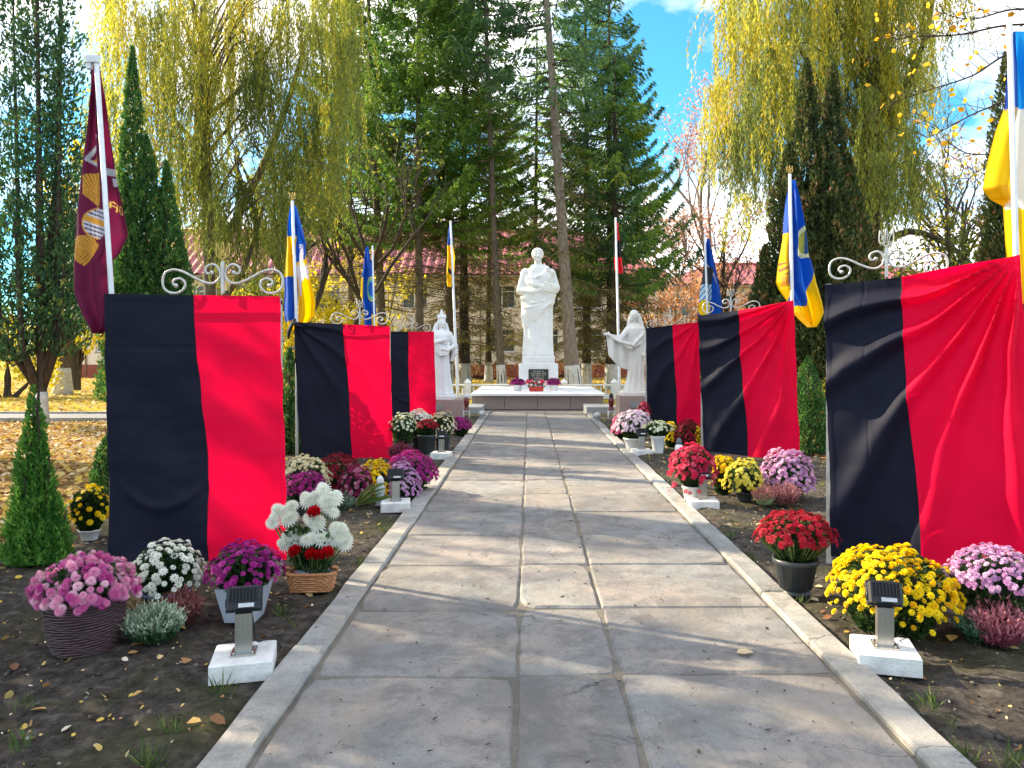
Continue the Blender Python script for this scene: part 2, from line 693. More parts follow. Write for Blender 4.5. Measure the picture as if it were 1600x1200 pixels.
# ------------------------------------------------------------------ paved path
def slab_material(name, base, dark, objrand=0.12, pinkish=0.0):
    m, nt, b = new_mat(name)
    N, Lk = nt.nodes.new, nt.links.new
    b.inputs['Roughness'].default_value = 0.88
    sock(b, 'Specular IOR Level', 'Specular').default_value = 0.25
    g = N('ShaderNodeNewGeometry')
    oi = N('ShaderNodeObjectInfo')

    def noise_(sc, det, rough=0.6, dist=0.0):
        n = N('ShaderNodeTexNoise')
        n.inputs['Scale'].default_value = sc
        n.inputs['Detail'].default_value = det
        n.inputs['Roughness'].default_value = rough
        n.inputs['Distortion'].default_value = dist
        Lk(g.outputs['Position'], n.inputs['Vector'])
        return n.outputs['Fac']

    def ramp(f, stops):
        r = N('ShaderNodeValToRGB')
        el = r.color_ramp.elements
        while len(el) < len(stops):
            el.new(0.5)
        for e, (p, c) in zip(el, stops):
            e.position = p
            e.color = (*c, 1)
        Lk(f, r.inputs[0])
        return r.outputs[0]

    def mixc(f, a, c, blend='MIX'):
        n = N('ShaderNodeMixRGB')
        n.blend_type = blend
        if isinstance(f, float):
            n.inputs[0].default_value = f
        else:
            Lk(f, n.inputs[0])
        for i, v in ((1, a), (2, c)):
            if isinstance(v, tuple):
                n.inputs[i].default_value = (*v, 1)
            else:
                Lk(v, n.inputs[i])
        return n.outputs[0]
    d = tuple(c * 0.72 for c in base)
    h = tuple(min(1, c * 1.18) for c in base)
    c = ramp(noise_(2.2, 8, 0.65), [(0.28, d), (0.5, base), (0.72, h)])
    warm = ramp(noise_(1.1, 4), [(0.40, (0.93, 1.0, 1.03)), (0.62, (1.07, 0.985, 0.92))])
    c = mixc(1.0, c, warm, 'MULTIPLY')
    sp = ramp(noise_(15.0, 8, 0.72, 0.9), [(0.30, (1, 1, 1)), (0.42, (0, 0, 0))])
    c = mixc(sp, c, dark)
    sp3 = ramp(noise_(4.0, 10, 0.78, 0.4), [(0.38, (0.95, 0.95, 0.95)), (0.54, (0, 0, 0))])
    c = mixc(sp3, c, tuple(x * 0.6 for x in base))
    sp2 = ramp(noise_(95.0, 4, 0.7), [(0.32, (0.6, 0.6, 0.6)), (0.48, (0, 0, 0))])
    c = mixc(sp2, c, tuple(x * 0.5 for x in base))
    sp4 = ramp(noise_(70.0, 4, 0.7), [(0.56, (0, 0, 0)), (0.74, (0.45, 0.45, 0.45))])
    c = mixc(sp4, c, tuple(min(1, x * 1.4) for x in base))
    sp5 = ramp(noise_(1.6, 9, 0.72, 1.2), [(0.38, (0.75, 0.75, 0.75)), (0.50, (0, 0, 0))])
    c = mixc(sp5, c, tuple(x * 0.62 for x in base))
    tan = ramp(noise_(0.9, 7, 0.65, 0.8), [(0.52, (0, 0, 0)), (0.66, (0.4, 0.4, 0.4))])
    c = mixc(tan, c, (base[0] * 1.22, base[1] * 1.08, base[2] * 0.86))
    # hairline cracks: distorted cell borders, only here and there
    wv = N('ShaderNodeTexNoise')
    wv.inputs['Scale'].default_value = 3.0
    wv.inputs['Detail'].default_value = 6.0
    Lk(g.outputs['Position'], wv.inputs['Vector'])
    ad = N('ShaderNodeMixRGB')
    ad.blend_type = 'ADD'
    ad.inputs[0].default_value = 0.35
    Lk(g.outputs['Position'], ad.inputs[1])
    Lk(wv.outputs['Color'], ad.inputs[2])
    vo = N('ShaderNodeTexVoronoi')
    vo.feature = 'DISTANCE_TO_EDGE'
    vo.inputs['Scale'].default_value = 0.85
    Lk(ad.outputs[0], vo.inputs['Vector'])
    ck = ramp(vo.outputs['Distance'], [(0.0, (1, 1, 1)), (0.007, (0, 0, 0))])
    gate = ramp(noise_(0.8, 3), [(0.50, (0, 0, 0)), (0.56, (0.8, 0.8, 0.8))])
    ck = mixc(1.0, ck, gate, 'MULTIPLY')
    c = mixc(ck, c, tuple(x * 0.3 for x in base))
    mr = N('ShaderNodeMapRange')
    mr.inputs['To Min'].default_value = 1 - objrand
    mr.inputs['To Max'].default_value = 1 + objrand
    Lk(oi.outputs['Random'], mr.inputs['Value'])
    c = mixc(1.0, c, mr.outputs[0], 'MULTIPLY')
    Lk(c, b.inputs['Base Color'])
    bp = N('ShaderNodeBump')
    bp.inputs['Strength'].default_value = 0.8
    bp.inputs['Distance'].default_value = 0.012
    Lk(noise_(34.0, 9, 0.75), bp.inputs['Height'])
    Lk(bp.outputs[0], b.inputs['Normal'])
    return m


M['slab'] = slab_material('path_slab', (0.258, 0.240, 0.228), (0.064, 0.057, 0.053), 0.17)
M['kerb'] = slab_material('kerb_stone', (0.36, 0.345, 0.325), (0.10, 0.088, 0.08), 0.10)
M['mortar'] = slab_material('sand_mortar', (0.20, 0.178, 0.15), (0.06, 0.05, 0.04), 0.0)
pb = MB()
pb.box((0.21, 11.2, -0.050), (2.95, 23.4, 0.09))
path = pb.build('path', M['mortar'])
tag(path, 'paved concrete slab path with pale kerbs leading to the monument', kind='structure')


def slab(x0, x1, y0, y1, z, tilt, seed):
    """a worn slab: dense rim, uneven edges"""
    r = random.Random(seed)
    n = 6
    b = 0.014
    top, low = [], []
    cx, cy = (x0 + x1) / 2, (y0 + y1) / 2
    w, h = (x1 - x0) / 2, (y1 - y0) / 2
    ring = []
    for i in range(n):
        ring.append((-1 + 2 * i / n, -1))
    for i in range(n):
        ring.append((1, -1 + 2 * i / n))
    for i in range(n):
        ring.append((1 - 2 * i / n, 1))
    for i in range(n):
        ring.append((-1, 1 - 2 * i / n))
    vs, fs = [], []
    k = len(ring)
    off = [(r.uniform(-0.007, 0.007), r.uniform(-0.007, 0.007)) for _ in ring]
    for ci, (qx, qy) in zip((0, n, 2 * n, 3 * n), ((1, 1), (-1, 1), (-1, -1), (1, -1))):
        ch = r.uniform(0.0, 0.035) ** 1.0 if r.random() < .6 else 0.0
        ch = min(ch, w * .25) if w > .15 else 0.0
        off[ci] = (qx * ch, qy * ch)
    for lev, (ins, zz) in enumerate([(0.0, -0.05), (0.0, -b), (b, 0.0)]):
        for (u, v), (ox, oy) in zip(ring, off):
            X = u * (w - ins) + ox
            Y = v * (h - ins) + oy
            vs.append((cx + X, cy + Y, z + zz + tilt[0] * X + tilt[1] * Y))
    for lev in range(2):
        for i in range(k):
            j = (i + 1) % k
            fs.append((lev * k + i, lev * k + j, (lev + 1) * k + j, (lev + 1) * k + i))
    fs.append(tuple(range(2 * k, 3 * k)))
    me = bpy.data.meshes.new('slab')
    me.from_pydata(vs, [], fs)
    return me


cols_x = [(-1.085, -0.066), (-0.054, 0.447), (0.461, 1.528)]
for c, (x0, x1) in enumerate(cols_x):
    yb = 0.82 + [0, 0.02, 0.03][c]
    for k in range(21):
        y0 = yb + k * 1.005 + random.uniform(-0.012, 0.012)
        y1 = y0 + 1.005 - 0.022
        me = slab(x0 + random.uniform(-.005, .005), x1 + random.uniform(-.005, .005), y0, min(y1, 22.1), random.uniform(0.0, 0.013),
                  (random.uniform(-.006, .006), random.uniform(-.006, .006)), k * 7 + c)
        me.materials.append(M['slab'])
        place('slab', me, path)
for x0, x1, sd in ((-1.285, -1.10, 1), (1.545, 1.72, 2)):
    y = 0.5
    r = random.Random(sd)
    while y < 21.8:
        ln = r.uniform(1.6, 2.4)
        ye = min(y + ln, 22.0)
        me = slab(x0, x1, y, ye - 0.012, 0.020 + r.uniform(0, 0.012), (r.uniform(-.01, .01), r.uniform(-.003, .003)), sd * 50 + int(y * 3))
        me.materials.append(M['kerb'])
        place('kerb_stone', me, path)
        y = ye

M['asphalt'] = pm('asphalt', (0.26, 0.25, 0.27), (0.19, 0.185, 0.20), rough=0.9, scale=3, bump=0.3, bscale=60)
for nm, xa, xb in (('cross_path', -60, -4.6), ('cross_path', 5.0, 60)):
    b = MB()
    b.box(((xa + xb) / 2, 19.9, 0.0), (xb - xa, 1.9, 0.06))
    o = b.build(nm, M['asphalt'])
    tag(o, 'grey asphalt path crossing behind the memorial stands', kind='structure')
    k = MB()
    k.box(((xa + xb) / 2, 18.88, 0.03), (xb - xa, 0.12, 0.10))
    k.build('kerb', M['kerb'], o)
    k = MB()
    k.box(((xa + xb) / 2, 20.92, 0.03), (xb - xa, 0.12, 0.10))
    k.build('kerb', M['kerb'], o)


# ------------------------------------------------------------------ building
def window_parts(w=1.9, h=1.75, bars=False):
    f = MB()
    t = 0.09
    f.box((0, 0, h / 2 - t / 2), (w, 0.1, t))
    f.box((0, 0, -h / 2 + t / 2), (w, 0.1, t))
    for x in (-w / 2 + t / 2, w / 2 - t / 2, -0.03):
        f.box((x, 0, 0), (t, 0.1, h - 2 * t))
    f.box((w * 0.25, 0.0, h * 0.22), (w / 2 - 1.5 * t, 0.08, 0.06))
    p1 = MB()
    p1.box((-w / 4, 0.03, 0), (w / 2 - t, 0.02, h - 2 * t))
    p2 = MB()
    p2.box((w / 4, 0.03, 0), (w / 2 - t, 0.02, h - 2 * t))
    s = MB()
    s.box((0, -0.10, -h / 2 - 0.05), (w + 0.16, 0.24, 0.06))
    return (f.mesh('window_frame', M['window_frame']), p1.mesh('pane', M['pane']), p2.mesh('pane', M['pane']), s.mesh('sill', M['window_frame']))


WIN = window_parts()


def building(name, label, x0, x1, yf, depth, zt, eave, ridge, storeys, hip, spacing, first=1.5):
    t = thing(name, label, 'building', ((x0 + x1) / 2, yf, 0))
    W = x1 - x0
    xw = -W / 2
    n = int((W - first) / spacing)
    centers = [xw + first + i * spacing for i in range(n + 1) if xw + first + i * spacing < W / 2 - 1.2]
    ww, wh = 1.9, 1.75
    # front wall with openings
    b = MB()
    zlev = [0.95]
    prevz = 0.95
    for zc in storeys:
        z0, z1 = zc - wh / 2, zc + wh / 2
        b.box((0, 0.2, (prevz + z0) / 2), (W, 0.4, z0 - prevz))
        edges = [xw] + [v for c in centers for v in (c - ww / 2, c + ww / 2)] + [W / 2]
        for i in range(0, len(edges), 2):
            b.box(((edges[i] + edges[i + 1]) / 2, 0.2, zc), (edges[i + 1] - edges[i], 0.4, wh))
        prevz = z1
    b.box((0, 0.2, (prevz + eave) / 2), (W, 0.4, eave - prevz))
    b.box((-W / 2 + 0.2, depth / 2 + 0.2, (eave + 0.95) / 2), (0.4, depth - 0.4, eave - 0.95))
    b.box((W / 2 - 0.2, depth / 2 + 0.2, (eave + 0.95) / 2), (0.4, depth - 0.4, eave - 0.95))
    b.box((0, depth - 0.2, (eave + 0.95) / 2), (W, 0.39, eave - 0.95))
    b.build('wall', M['wall'], t)
    pl = MB()
    pl.box((0, depth / 2, 0.475), (W + 0.1, depth + 0.1, 0.95))
    pl.build('plinth', M['plinth'], t)
    for zc in storeys:
        for c in centers:
            f = place('window', WIN[0], t, (c, 0.22, zc))
            place('pane', WIN[1], f)
            place('pane', WIN[2], f)
            place('sill', WIN[3], f)
    for c in centers[::3]:
        dp = MB()
        dp.tube([(c + spacing / 2, -0.08, eave - 0.2), (c + spacing / 2, -0.08, 0.2)], 0.06, 6)
        dp.build('downpipe', M['soffit'], t)
    # ribbed hipped roof
    ov = 0.7
    fr = []
    a, d, e = W / 2 + ov, -ov, depth + ov
    hx = W / 2 + ov - (depth / 2 + ov) * 1.1 if hip else W / 2 + ov
    ym = depth / 2
    b = MB()

    def ribbed(p0, p1, q0, q1, step, amp):
        """surface between eave p0-p1 and ridge q0-q1, ribs running up the slope"""
        p0, p1, q0, q1 = map(Vector, (p0, p1, q0, q1))
        L = (p1 - p0).length
        nn = max(2, int(L / step)) * 4
        nrm = (p1 - p0).cross(q0 - p0)
        if nrm.length < 1e-6:
            nrm = (p1 - p0).cross(q1 - p0)
        nrm.normalize()
        rows = 7
        vs, fs = [], []
        for r in range(rows):
            tt = r / (rows - 1)
            A, B = p0.lerp(q0, tt), p1.lerp(q1, tt)
            la = (q0 - p0).dot((p1 - p0).normalized()) * tt
            wid = (B - A).length
            for i in range(nn + 1):
                s = i / nn
                # ribs stay parallel: clip the eave parameter to this row's extent
                x = min(max(s * L, la), la + wid)
                pos = p0 + (p1 - p0).normalized() * x + (A - p0 - (p1 - p0).normalized() * la)
                rib = [0, 0.0, 1.0, 1.0][i % 4]
                vs.append(pos + nrm * amp * rib)
        for r in range(rows - 1):
            for i in range(nn):
                k = r * (nn + 1) + i
                fs.append((k, k + 1, k + nn + 2, k + nn + 1))
        b.add(vs, fs)
    ribbed((-a, d, eave), (a, d, eave), (-hx, ym, ridge), (hx, ym, ridge), 0.62, 0.09)
    ribbed((a, e, eave), (-a, e, eave), (hx, ym, ridge), (-hx, ym, ridge), 0.62, 0.09)
    if hip:
        ribbed((a, d, eave), (a, e, eave), (hx, ym, ridge), (hx, ym, ridge), 0.62, 0.09)
        ribbed((-a, e, eave), (-a, d, eave), (-hx, ym, ridge), (-hx, ym, ridge), 0.62, 0.09)
    rf = b.build('roof', M['roof'], t)
    e2 = MB()
    e2.box((0, d + 0.35, eave - 0.13), (2 * a - 0.1, 0.6, 0.16))
    e2.build('eave', M['soffit'], t)
    rc = MB()
    rc.tube([(-hx, ym, ridge + 0.08), (hx, ym, ridge + 0.08)], 0.14, 6)
    rc.build('ridge_cap', M['roof'], rf)
    return t


building('two_storey_building', 'long beige two storey building with red ribbed roof behind the spruces', -36.0, 9.6, 57.0, 11.0, 0, 7.6, 11.8, (2.75, 6.0), True, 3.25)
building('side_building', 'lower beige wing with red roof at right behind the rusty bushes', 11.0, 36.0, 63.0, 9.0, 0, 7.4, 9.6, (2.75, 5.7), True, 3.4)
b = MB()

# ------------------------------------------------------------------ terrace, balustrade, statue bases
TX0, TX1 = -1.72, 2.22
ter = thing('stone_terrace', 'low pink granite terrace under the tall white statue', 'terrace', (0.25, 22.9, 0))
w = TX1 - TX0
b = MB()
b.box((0, 2.6, 0.20), (w, 5.1, 0.40))
b.build('terrace_core', M['granite'], ter)
pw = w / 4
for i in range(4):
    b = MB()
    b.box((-w / 2 + pw * (i + 0.5), 0.02, 0.205), (pw - 0.012, 0.06, 0.39), bev=0.006)
    b.build('panel', M['granite'], ter)
for i in range(4):
    b = MB()
    b.box((-w / 2 + pw * (i + 0.5), 2.45, 0.455), (pw - 0.008 + (0.04 if i in (0, 3) else 0), 5.4, 0.07), bev=0.008)
    b.build('coping_slab', M['white_stone'], ter)
for x, lb in ((-1.72, 'left'), (2.0, 'right')):
    b = MB()
    b.box((x, 21.9, 0.09), (0.85, 1.5, 0.2), bev=0.01)
    o = b.build('granite_step', M['grey_granite'])
    tag(o, 'grey granite step block beside the %s end of the terrace' % lb, 'step')


def baluster_mesh():
    b = MB()
    b.lathe([(0.035, 0), (0.035, 0.03), (0.02, 0.05), (0.045, 0.12), (0.03, 0.2), (0.02, 0.24), (0.035, 0.27), (0.035, 0.3)], 8)
    return b.mesh('baluster', M['white_plaster'])


BAL = baluster_mesh()
for xa, xb, lab in ((-4.4, -0.2, 'low white balustrade left of the tall white statue'), (1.15, 5.2, 'low white balustrade right of the tall white statue')):
    t = thing('balustrade', lab, 'balustrade', ((xa + xb) / 2, 28.7, 0), 0, 'balustrades around the monument')
    L = xb - xa
    b = MB()
    b.box((0, 0, 0.09), (L, 0.2, 0.18))
    b.build('bottom_rail', M['white_plaster'], t)
    b = MB()
    b.box((0, 0, 0.51), (L, 0.18, 0.06), bev=0.01)
    b.build('top_rail', M['white_plaster'], t)
    n = int(L / 0.2)
    for i in range(n):
        place('baluster', BAL, t, (-L / 2 + 0.12 + i * 0.2, 0, 0.18))
    for x in (-L / 2 + 0.15, 0.0, L / 2 - 0.15):
        b = MB()
        b.box((x, 0, 0.30), (0.24, 0.24, 0.6))
        b.add([(x - .14, -.14, .6), (x + .14, -.14, .6), (x + .14, .14, .6), (x - .14, .14, .6), (x, 0, .76)],
              [(0, 1, 4), (1, 2, 4), (2, 3, 4), (3, 0, 4)])
        b.build('newel_post', M['white_plaster'], t)


# ------------------------------------------------------------------ statues
def remeshed(mb, name, mat, voxel, scale=1.0, smooth_it=2):
    me = mb.mesh(name + '_src', mat)
    o = bpy.data.objects.new('statue_src', me)
    COL.objects.link(o)
    r = o.modifiers.new('r', 'REMESH')
    r.mode = 'VOXEL'
    r.voxel_size = voxel
    r.use_smooth_shade = True
    s = o.modifiers.new('s', 'SMOOTH')
    s.iterations = smooth_it
    s.factor = 0.4
    dg = bpy.context.evaluated_depsgraph_get()
    m2 = bpy.data.meshes.new_from_object(o.evaluated_get(dg))
    bpy.data.objects.remove(o)
    bpy.data.meshes.remove(me)
    m2.name = name
    if scale != 1.0:
        m2.transform(Matrix.Scale(scale, 4))
    m2.materials.clear()
    m2.materials.append(mat)
    return m2


def pleats(n, amp, z_amp, ph=0.0):
    def fn(phi, i):
        a = z_amp[min(i, len(z_amp) - 1)]
        return 1 + amp * a * (math.sin(n * phi + ph) + 0.5 * math.sin((n * 1.7) * phi + 2 + i * 0.25))
    return fn


def head(b, c, s=1.0, ry=0.0):
    """a face turned to -Y, human units"""
    R = Matrix.Rotation(ry, 3, 'Z')
    c = Vector(c)

    def at(x, y, z):
        return c + R @ Vector((x * s, y * s, z * s))
    b.ell(c, (0.075 * s, 0.09 * s, 0.11 * s))
    b.ell(at(0, -0.035, -0.05), (0.055 * s, 0.05 * s, 0.06 * s))
    b.capsule(at(0, -0.088, 0.02), at(0, -0.108, -0.025), 0.010 * s, 0.017 * s, 8)
    for sx in (-1, 1):
        b.ell(at(sx * 0.032, -0.078, 0.018), (0.016 * s, 0.012 * s, 0.008 * s), 8, 6)
        b.capsule(at(sx * 0.012, -0.09, 0.036), at(sx * 0.052, -0.075, 0.034), 0.008 * s, 0.007 * s, 6)
        b.ell(at(sx * 0.038, -0.068, -0.025), (0.02 * s, 0.02 * s, 0.02 * s), 8, 6)
    b.ell(at(0, -0.085, -0.058), (0.024 * s, 0.012 * s, 0.008 * s), 8, 6)
    b.ell(at(0, -0.08, -0.09), (0.02 * s, 0.018 * s, 0.016 * s), 8, 6)


def hand(b, wrist, tip, s=1.0):
    w, t = Vector(wrist), Vector(tip)
    d = (t - w).normalized()
    side = d.cross(Vector((0, -1, 0)))
    if side.length < 0.1:
        side = Vector((0, 0, 1))
    side.normalize()
    pl = w + d * 0.09 * s
    b.capsule(w, pl, 0.03 * s, 0.036 * s, 8)
    for k, ln in zip((-1.5, -0.5, 0.5, 1.5), (0.06, 0.075, 0.07, 0.055)):
        a = pl + side * k * 0.018 * s
        b.capsule(a, a + d * ln * s + Vector((0, 0, -0.012 * s)), 0.011 * s, 0.009 * s, 6)
    b.capsule(w + d * 0.03 * s + side * 0.03 * s, w + d * 0.09 * s + side * 0.065 * s, 0.013 * s, 0.01 * s, 6)


# the tall white statue: robed woman with a mantle and a child on her arm
b = MB()
zz = [0.0, 0.02, 0.10, 0.25, 0.45, 0.62, 0.80, 0.95, 1.05, 1.15, 1.25, 1.33, 1.39, 1.42]
rx = [0.235, 0.24, 0.235, 0.228, 0.225, 0.226, 0.228, 0.225, 0.21, 0.215, 0.215, 0.19, 0.13, 0.08]
ry = [0.19, 0.195, 0.185, 0.17, 0.165, 0.165, 0.165, 0.155, 0.15, 0.15, 0.15, 0.13, 0.10, 0.07]
za = [1, 1, 1, 1, .9, .8, .7, .5, .4, .3, .2, .1, 0, 0]
b.lathe([(a, c, z, 0, 0) for a, c, z in zip(rx, ry, zz)], 72, fn=pleats(11, 0.05, za))
# mantle over arms, hem rising to the right
nphi, rows = 64, 14
vs, fs = [], []
for i in range(rows):
    t = i / (rows - 1)
    for k in range(nphi):
        ph = 2 * PI * k / nphi
        hem = 0.60 + 0.20 * math.cos(ph) + 0.03 * math.sin(5 * ph)
        z = hem + (1.34 - hem) * t
        rr = 0.252 + 0.018 * math.sin(PI * min(1, t * 1.3)) - 0.10 * max(0, t - 0.82) / 0.18
        rr *= 1 + 0.035 * math.sin(9 * ph + 9 * t) * (1 - t * 0.5) + 0.03 * math.sin(6 * t * PI + 2.5 * math.sin(ph + 1))
        if t < 0.06:
            rr *= 0.93
        vs.append((rr * math.cos(ph), rr * 0.78 * math.sin(ph), z))
for i in range(rows - 1):
    for k in range(nphi):
        j = (k + 1) % nphi
        fs.append((i * nphi + k, i * nphi + j, (i + 1) * nphi + j, (i + 1) * nphi + k))
fs.append(tuple(reversed(range(nphi))))
fs.append(tuple(range((rows - 1) * nphi, rows * nphi)))
b.add(vs, fs)
for x0, z0, x1, z1, sg in ((-0.22, 0.86, 0.16, 0.92, .07), (-0.23, 0.74, 0.10, 0.86, .05), (-0.22, 0.66, 0.18, 0.82, .03), (-0.15, 1.26, 0.10, 1.12, .05), (-0.2, 1.18, 0.02, 1.1, .03), (0.02, 1.3, 0.2, 1.2, .03)):
    b.tube([(x0, -0.11, z0), (x0 * .5 + x1 * .5 - .06, -0.195, (z0 + z1) / 2 - sg), (x0 * .2 + x1 * .8, -0.195, (z0 + z1 * 2) / 3 - sg * .8), (x1, -0.15, z1)], [0.012, 0.02, 0.022, 0.012], 8)
b.capsule((-0.20, 0.0, 1.30), (-0.275, -0.04, 1.02), 0.075, 0.07)
b.capsule((-0.275, -0.04, 1.02), (-0.06, -0.20, 0.99), 0.068, 0.045)
hand(b, (-0.06, -0.20, 0.99), (0.06, -0.21, 1.02), 1.0)
b.capsule((0.20, 0.0, 1.30), (0.265, -0.03, 1.06), 0.07, 0.075)
b.capsule((0.265, -0.03, 1.06), (0.07, -0.21, 1.06), 0.078, 0.05)
for k in range(4):
    b.tube([(0.30, -0.03, 1.0 + k * .035), (0.2, -0.16, 0.99 + k * .035), (0.08, -0.24, 1.02 + k * 0.035)], 0.02, 6)
hand(b, (0.07, -0.21, 1.06), (-0.05, -0.21, 1.1), 1.0)
# child
b.ell((0.10, -0.15, 1.19), (0.10, 0.08, 0.13))
b.capsule((0.16, -0.13, 1.24), (0.20, -0.12, 1.30), 0.045, 0.05)
head(b, (0.135, -0.14, 1.335), 0.55, 0.5)
b.capsule((0.06, -0.19, 1.24), (-0.03, -0.2, 1.22), 0.03, 0.022, 8)
# neck, head, veil
b.capsule((0, 0, 1.36), (-0.005, -0.005, 1.50), 0.062, 0.055)
head(b, (-0.01, -0.015, 1.575), 1.0, 0.05)
b.ell((-0.01, 0.03, 1.60), (0.098, 0.095, 0.10))
b.capsule((-0.01, 0.07, 1.56), (0, 0.09, 1.40), 0.06, 0.05)
b.capsule((-0.08, 0.0, 1.385), (0.09, 0.0, 1.385), 0.05, 0.05)
b.tube([(-0.085, 0.01, 1.60), (-0.05, -0.075, 1.645), (0.03, -0.075, 1.645), (0.07, 0.01, 1.60)], [0.02, 0.022, 0.022, 0.02], 8)
SX = P(841, 0, 26).x
big = remeshed(b, 'white_statue', M['white_stone'], 0.008, 2.16)
st = thing('monument_statue', 'tall white statue of a robed woman holding a child on the central plinth', 'statue', (SX, 26.0, 1.60))
place('figure', big, st)
pt = thing('plinth', 'white stepped plinth with a dark plaque on the terrace', 'plinth', (SX, 26.0, 0.49))
b = MB()
b.box((0, 0, 0.43), (1.30, 1.30, 0.86), bev=0.02)
b.build('plinth_block', M['white_plaster'], pt)
b = MB()
b.box((0, 0, 0.985), (1.08, 1.08, 0.25), bev=0.03)
b.build('plinth_cap', M['white_plaster'], pt)
b = MB()
b.box((0, -0.665, 0.48), (0.66, 0.03, 0.38), bev=0.008)
pq = b.build('plaque', col((0.035, 0.037, 0.036), 'plaque_black', 0.3), pt)
b = MB()
r = random.Random(3)
for i, (wd, z) in enumerate(((0.34, 0.60), (0.50, 0.535), (0.46, 0.475), (0.40, 0.41), (0.3, 0.345))):
    x = -wd / 2
    while x < wd / 2:
        lw = r.uniform(0.012, 0.03)
        b.box((x + lw / 2, -0.684, z), (lw, 0.008, 0.028))
        x += lw + 0.008 + (0.025 if r.random() < 0.2 else 0)
b.build('lettering', col((0.45, 0.42, 0.33), 'letter_metal', 0.4), pq)

# left statue: crowned woman, right elbow out, long flaring robe
b = MB()
zz = [0, 0.02, 0.15, 0.4, 0.7, 0.9, 1.0, 1.1, 1.2, 1.3, 1.37, 1.41]
rx = [0.24, 0.25, 0.225, 0.19, 0.17, 0.165, 0.15, 0.17, 0.18, 0.18, 0.13, 0.07]
cx = [0.0, 0.0, 0.0, 0.0, 0.0, 0, 0, 0, 0, 0, 0, 0]
b.lathe([(a, a * 0.8, z, c, 0) for a, z, c in zip(rx, zz, cx)], 64, fn=pleats(9, 0.075, [1, 1, 1, 1, .8, .5, .2, .2, .1, .1, 0, 0], 1.0))
for k in range(5):
    b.tube([(-0.16, -0.10, 1.16 - 0.05 * k), (-0.06, -0.19, 1.06 - 0.05 * k), (0.08, -0.19, 1.04 - 0.045 * k), (0.16, -0.1, 1.12 - 0.04 * k)], 0.022, 6)
b.capsule((0.17, 0, 1.31), (0.29, -0.02, 1.06), 0.07, 0.065)
b.capsule((0.29, -0.02, 1.06), (0.09, -0.18, 0.97), 0.06, 0.04)
b.tube([(0.29, 0.0, 1.08), (0.29, 0.0, 0.9), (0.22, 0.02, 0.72)], [0.06, 0.07, 0.03], 8)
hand(b, (0.09, -0.18, 0.97), (-0.03, -0.2, 1.0))
b.capsule((-0.17, 0, 1.31), (-0.23, -0.04, 1.1), 0.07, 0.06)
b.capsule((-0.23, -0.04, 1.1), (-0.05, -0.2, 1.16), 0.055, 0.04)
hand(b, (-0.05, -0.2, 1.16), (0.06, -0.2, 1.2))
b.tube([(-0.2, 0.05, 1.3), (-0.24, 0.06, 0.8), (-0.25, 0.05, 0.15)], [0.08, 0.09, 0.1], 10)
b.capsule((0, 0, 1.36), (0, -0.01, 1.5), 0.06, 0.05)
head(b, (0.0, -0.02, 1.565), 1.0, 0.3)
b.ell((0, 0.03, 1.57), (0.10, 0.10, 0.115))
b.tube([(-0.09, 0.03, 1.56), (-0.13, 0.04, 1.42), (-0.15, 0.03, 1.25)], [0.05, 0.06, 0.05], 8)
b.tube([(0.09, 0.03, 1.56), (0.12, 0.04, 1.42), (0.14, 0.03, 1.28)], [0.04, 0.055, 0.05], 8)
b.lathe([(0.085, 1.63), (0.10, 1.68), (0.09, 1.70), (0.05, 1.74), (0.035, 1.79), (0.012, 1.86)], 16)
for k in range(7):
    an = 2 * PI * k / 7
    b.capsule((0.09 * math.cos(an), 0.09 * math.sin(an), 1.68), (0.085 * math.cos(an), 0.085 * math.sin(an), 1.745), 0.02, 0.012, 6)
L_ = P(690, 618, 20.4)
lst = thing('crowned_statue', 'smaller white statue of a crowned woman left of the monument', 'statue', (L_.x, 20.4, 0.57), 0.25)
place('figure', remeshed(b, 'crowned_statue', M['white_stone'], 0.011, 1.22), lst)
# right statue: veiled woman, arm stretched to the left with hanging cloth
b = MB()
zz = [0, 0.02, 0.12, 0.3, 0.55, 0.8, 0.98, 1.1, 1.2, 1.3, 1.37, 1.41]
rx = [0.22, 0.225, 0.205, 0.175, 0.165, 0.165, 0.15, 0.165, 0.18, 0.175, 0.12, 0.07]
b.lathe([(a, a * 0.8, z, 0.05 * math.sin(z * 2.2), 0) for a, z in zip(rx, zz)], 64, fn=pleats(10, 0.07, [1, 1, 1, 1, .8, .6, .3, .2, .1, .1, 0, 0], 0.4))
b.capsule((-0.13, 0, 1.29), (-0.30, -0.10, 1.09), 0.07, 0.06)
b.capsule((-0.30, -0.10, 1.09), (-0.50, -0.14, 1.15), 0.052, 0.035)
hand(b, (-0.50, -0.14, 1.15), (-0.64, -0.14, 1.20))
# hanging cloth under the arm
vs, fs = [], []
nu, nv = 14, 8
for j in range(nv):
    for i in range(nu):
        u, v = i / (nu - 1), j / (nv - 1)
        x = -0.60 + 0.52 * u
        ztop = 1.18 - 0.10 * math.sin(PI * min(1, u * 1.2)) - 0.05 * u
        ln = 0.44 + 0.30 * u
        for s_ in (0, 1):
            pass
        vs.append((x + 0.05 * v * (1 - u) + 0.12 * v * u, -0.15 + 0.10 * u + 0.028 * math.sin(u * 17 + v * 2), ztop - ln * v))
m0 = len(vs)
vs += [(x, y + 0.035, z) for x, y, z in vs]
for j in range(nv - 1):
    for i in range(nu - 1):
        k = j * nu + i
        fs.append((k, k + 1, k + nu + 1, k + nu))
        fs.append((m0 + k + nu, m0 + k + nu + 1, m0 + k + 1, m0 + k))
for i in range(nu - 1):
    fs.append((m0 + i, m0 + i + 1, i + 1, i))
    k = (nv - 1) * nu + i
    fs.append((k, k + 1, m0 + k + 1, m0 + k))
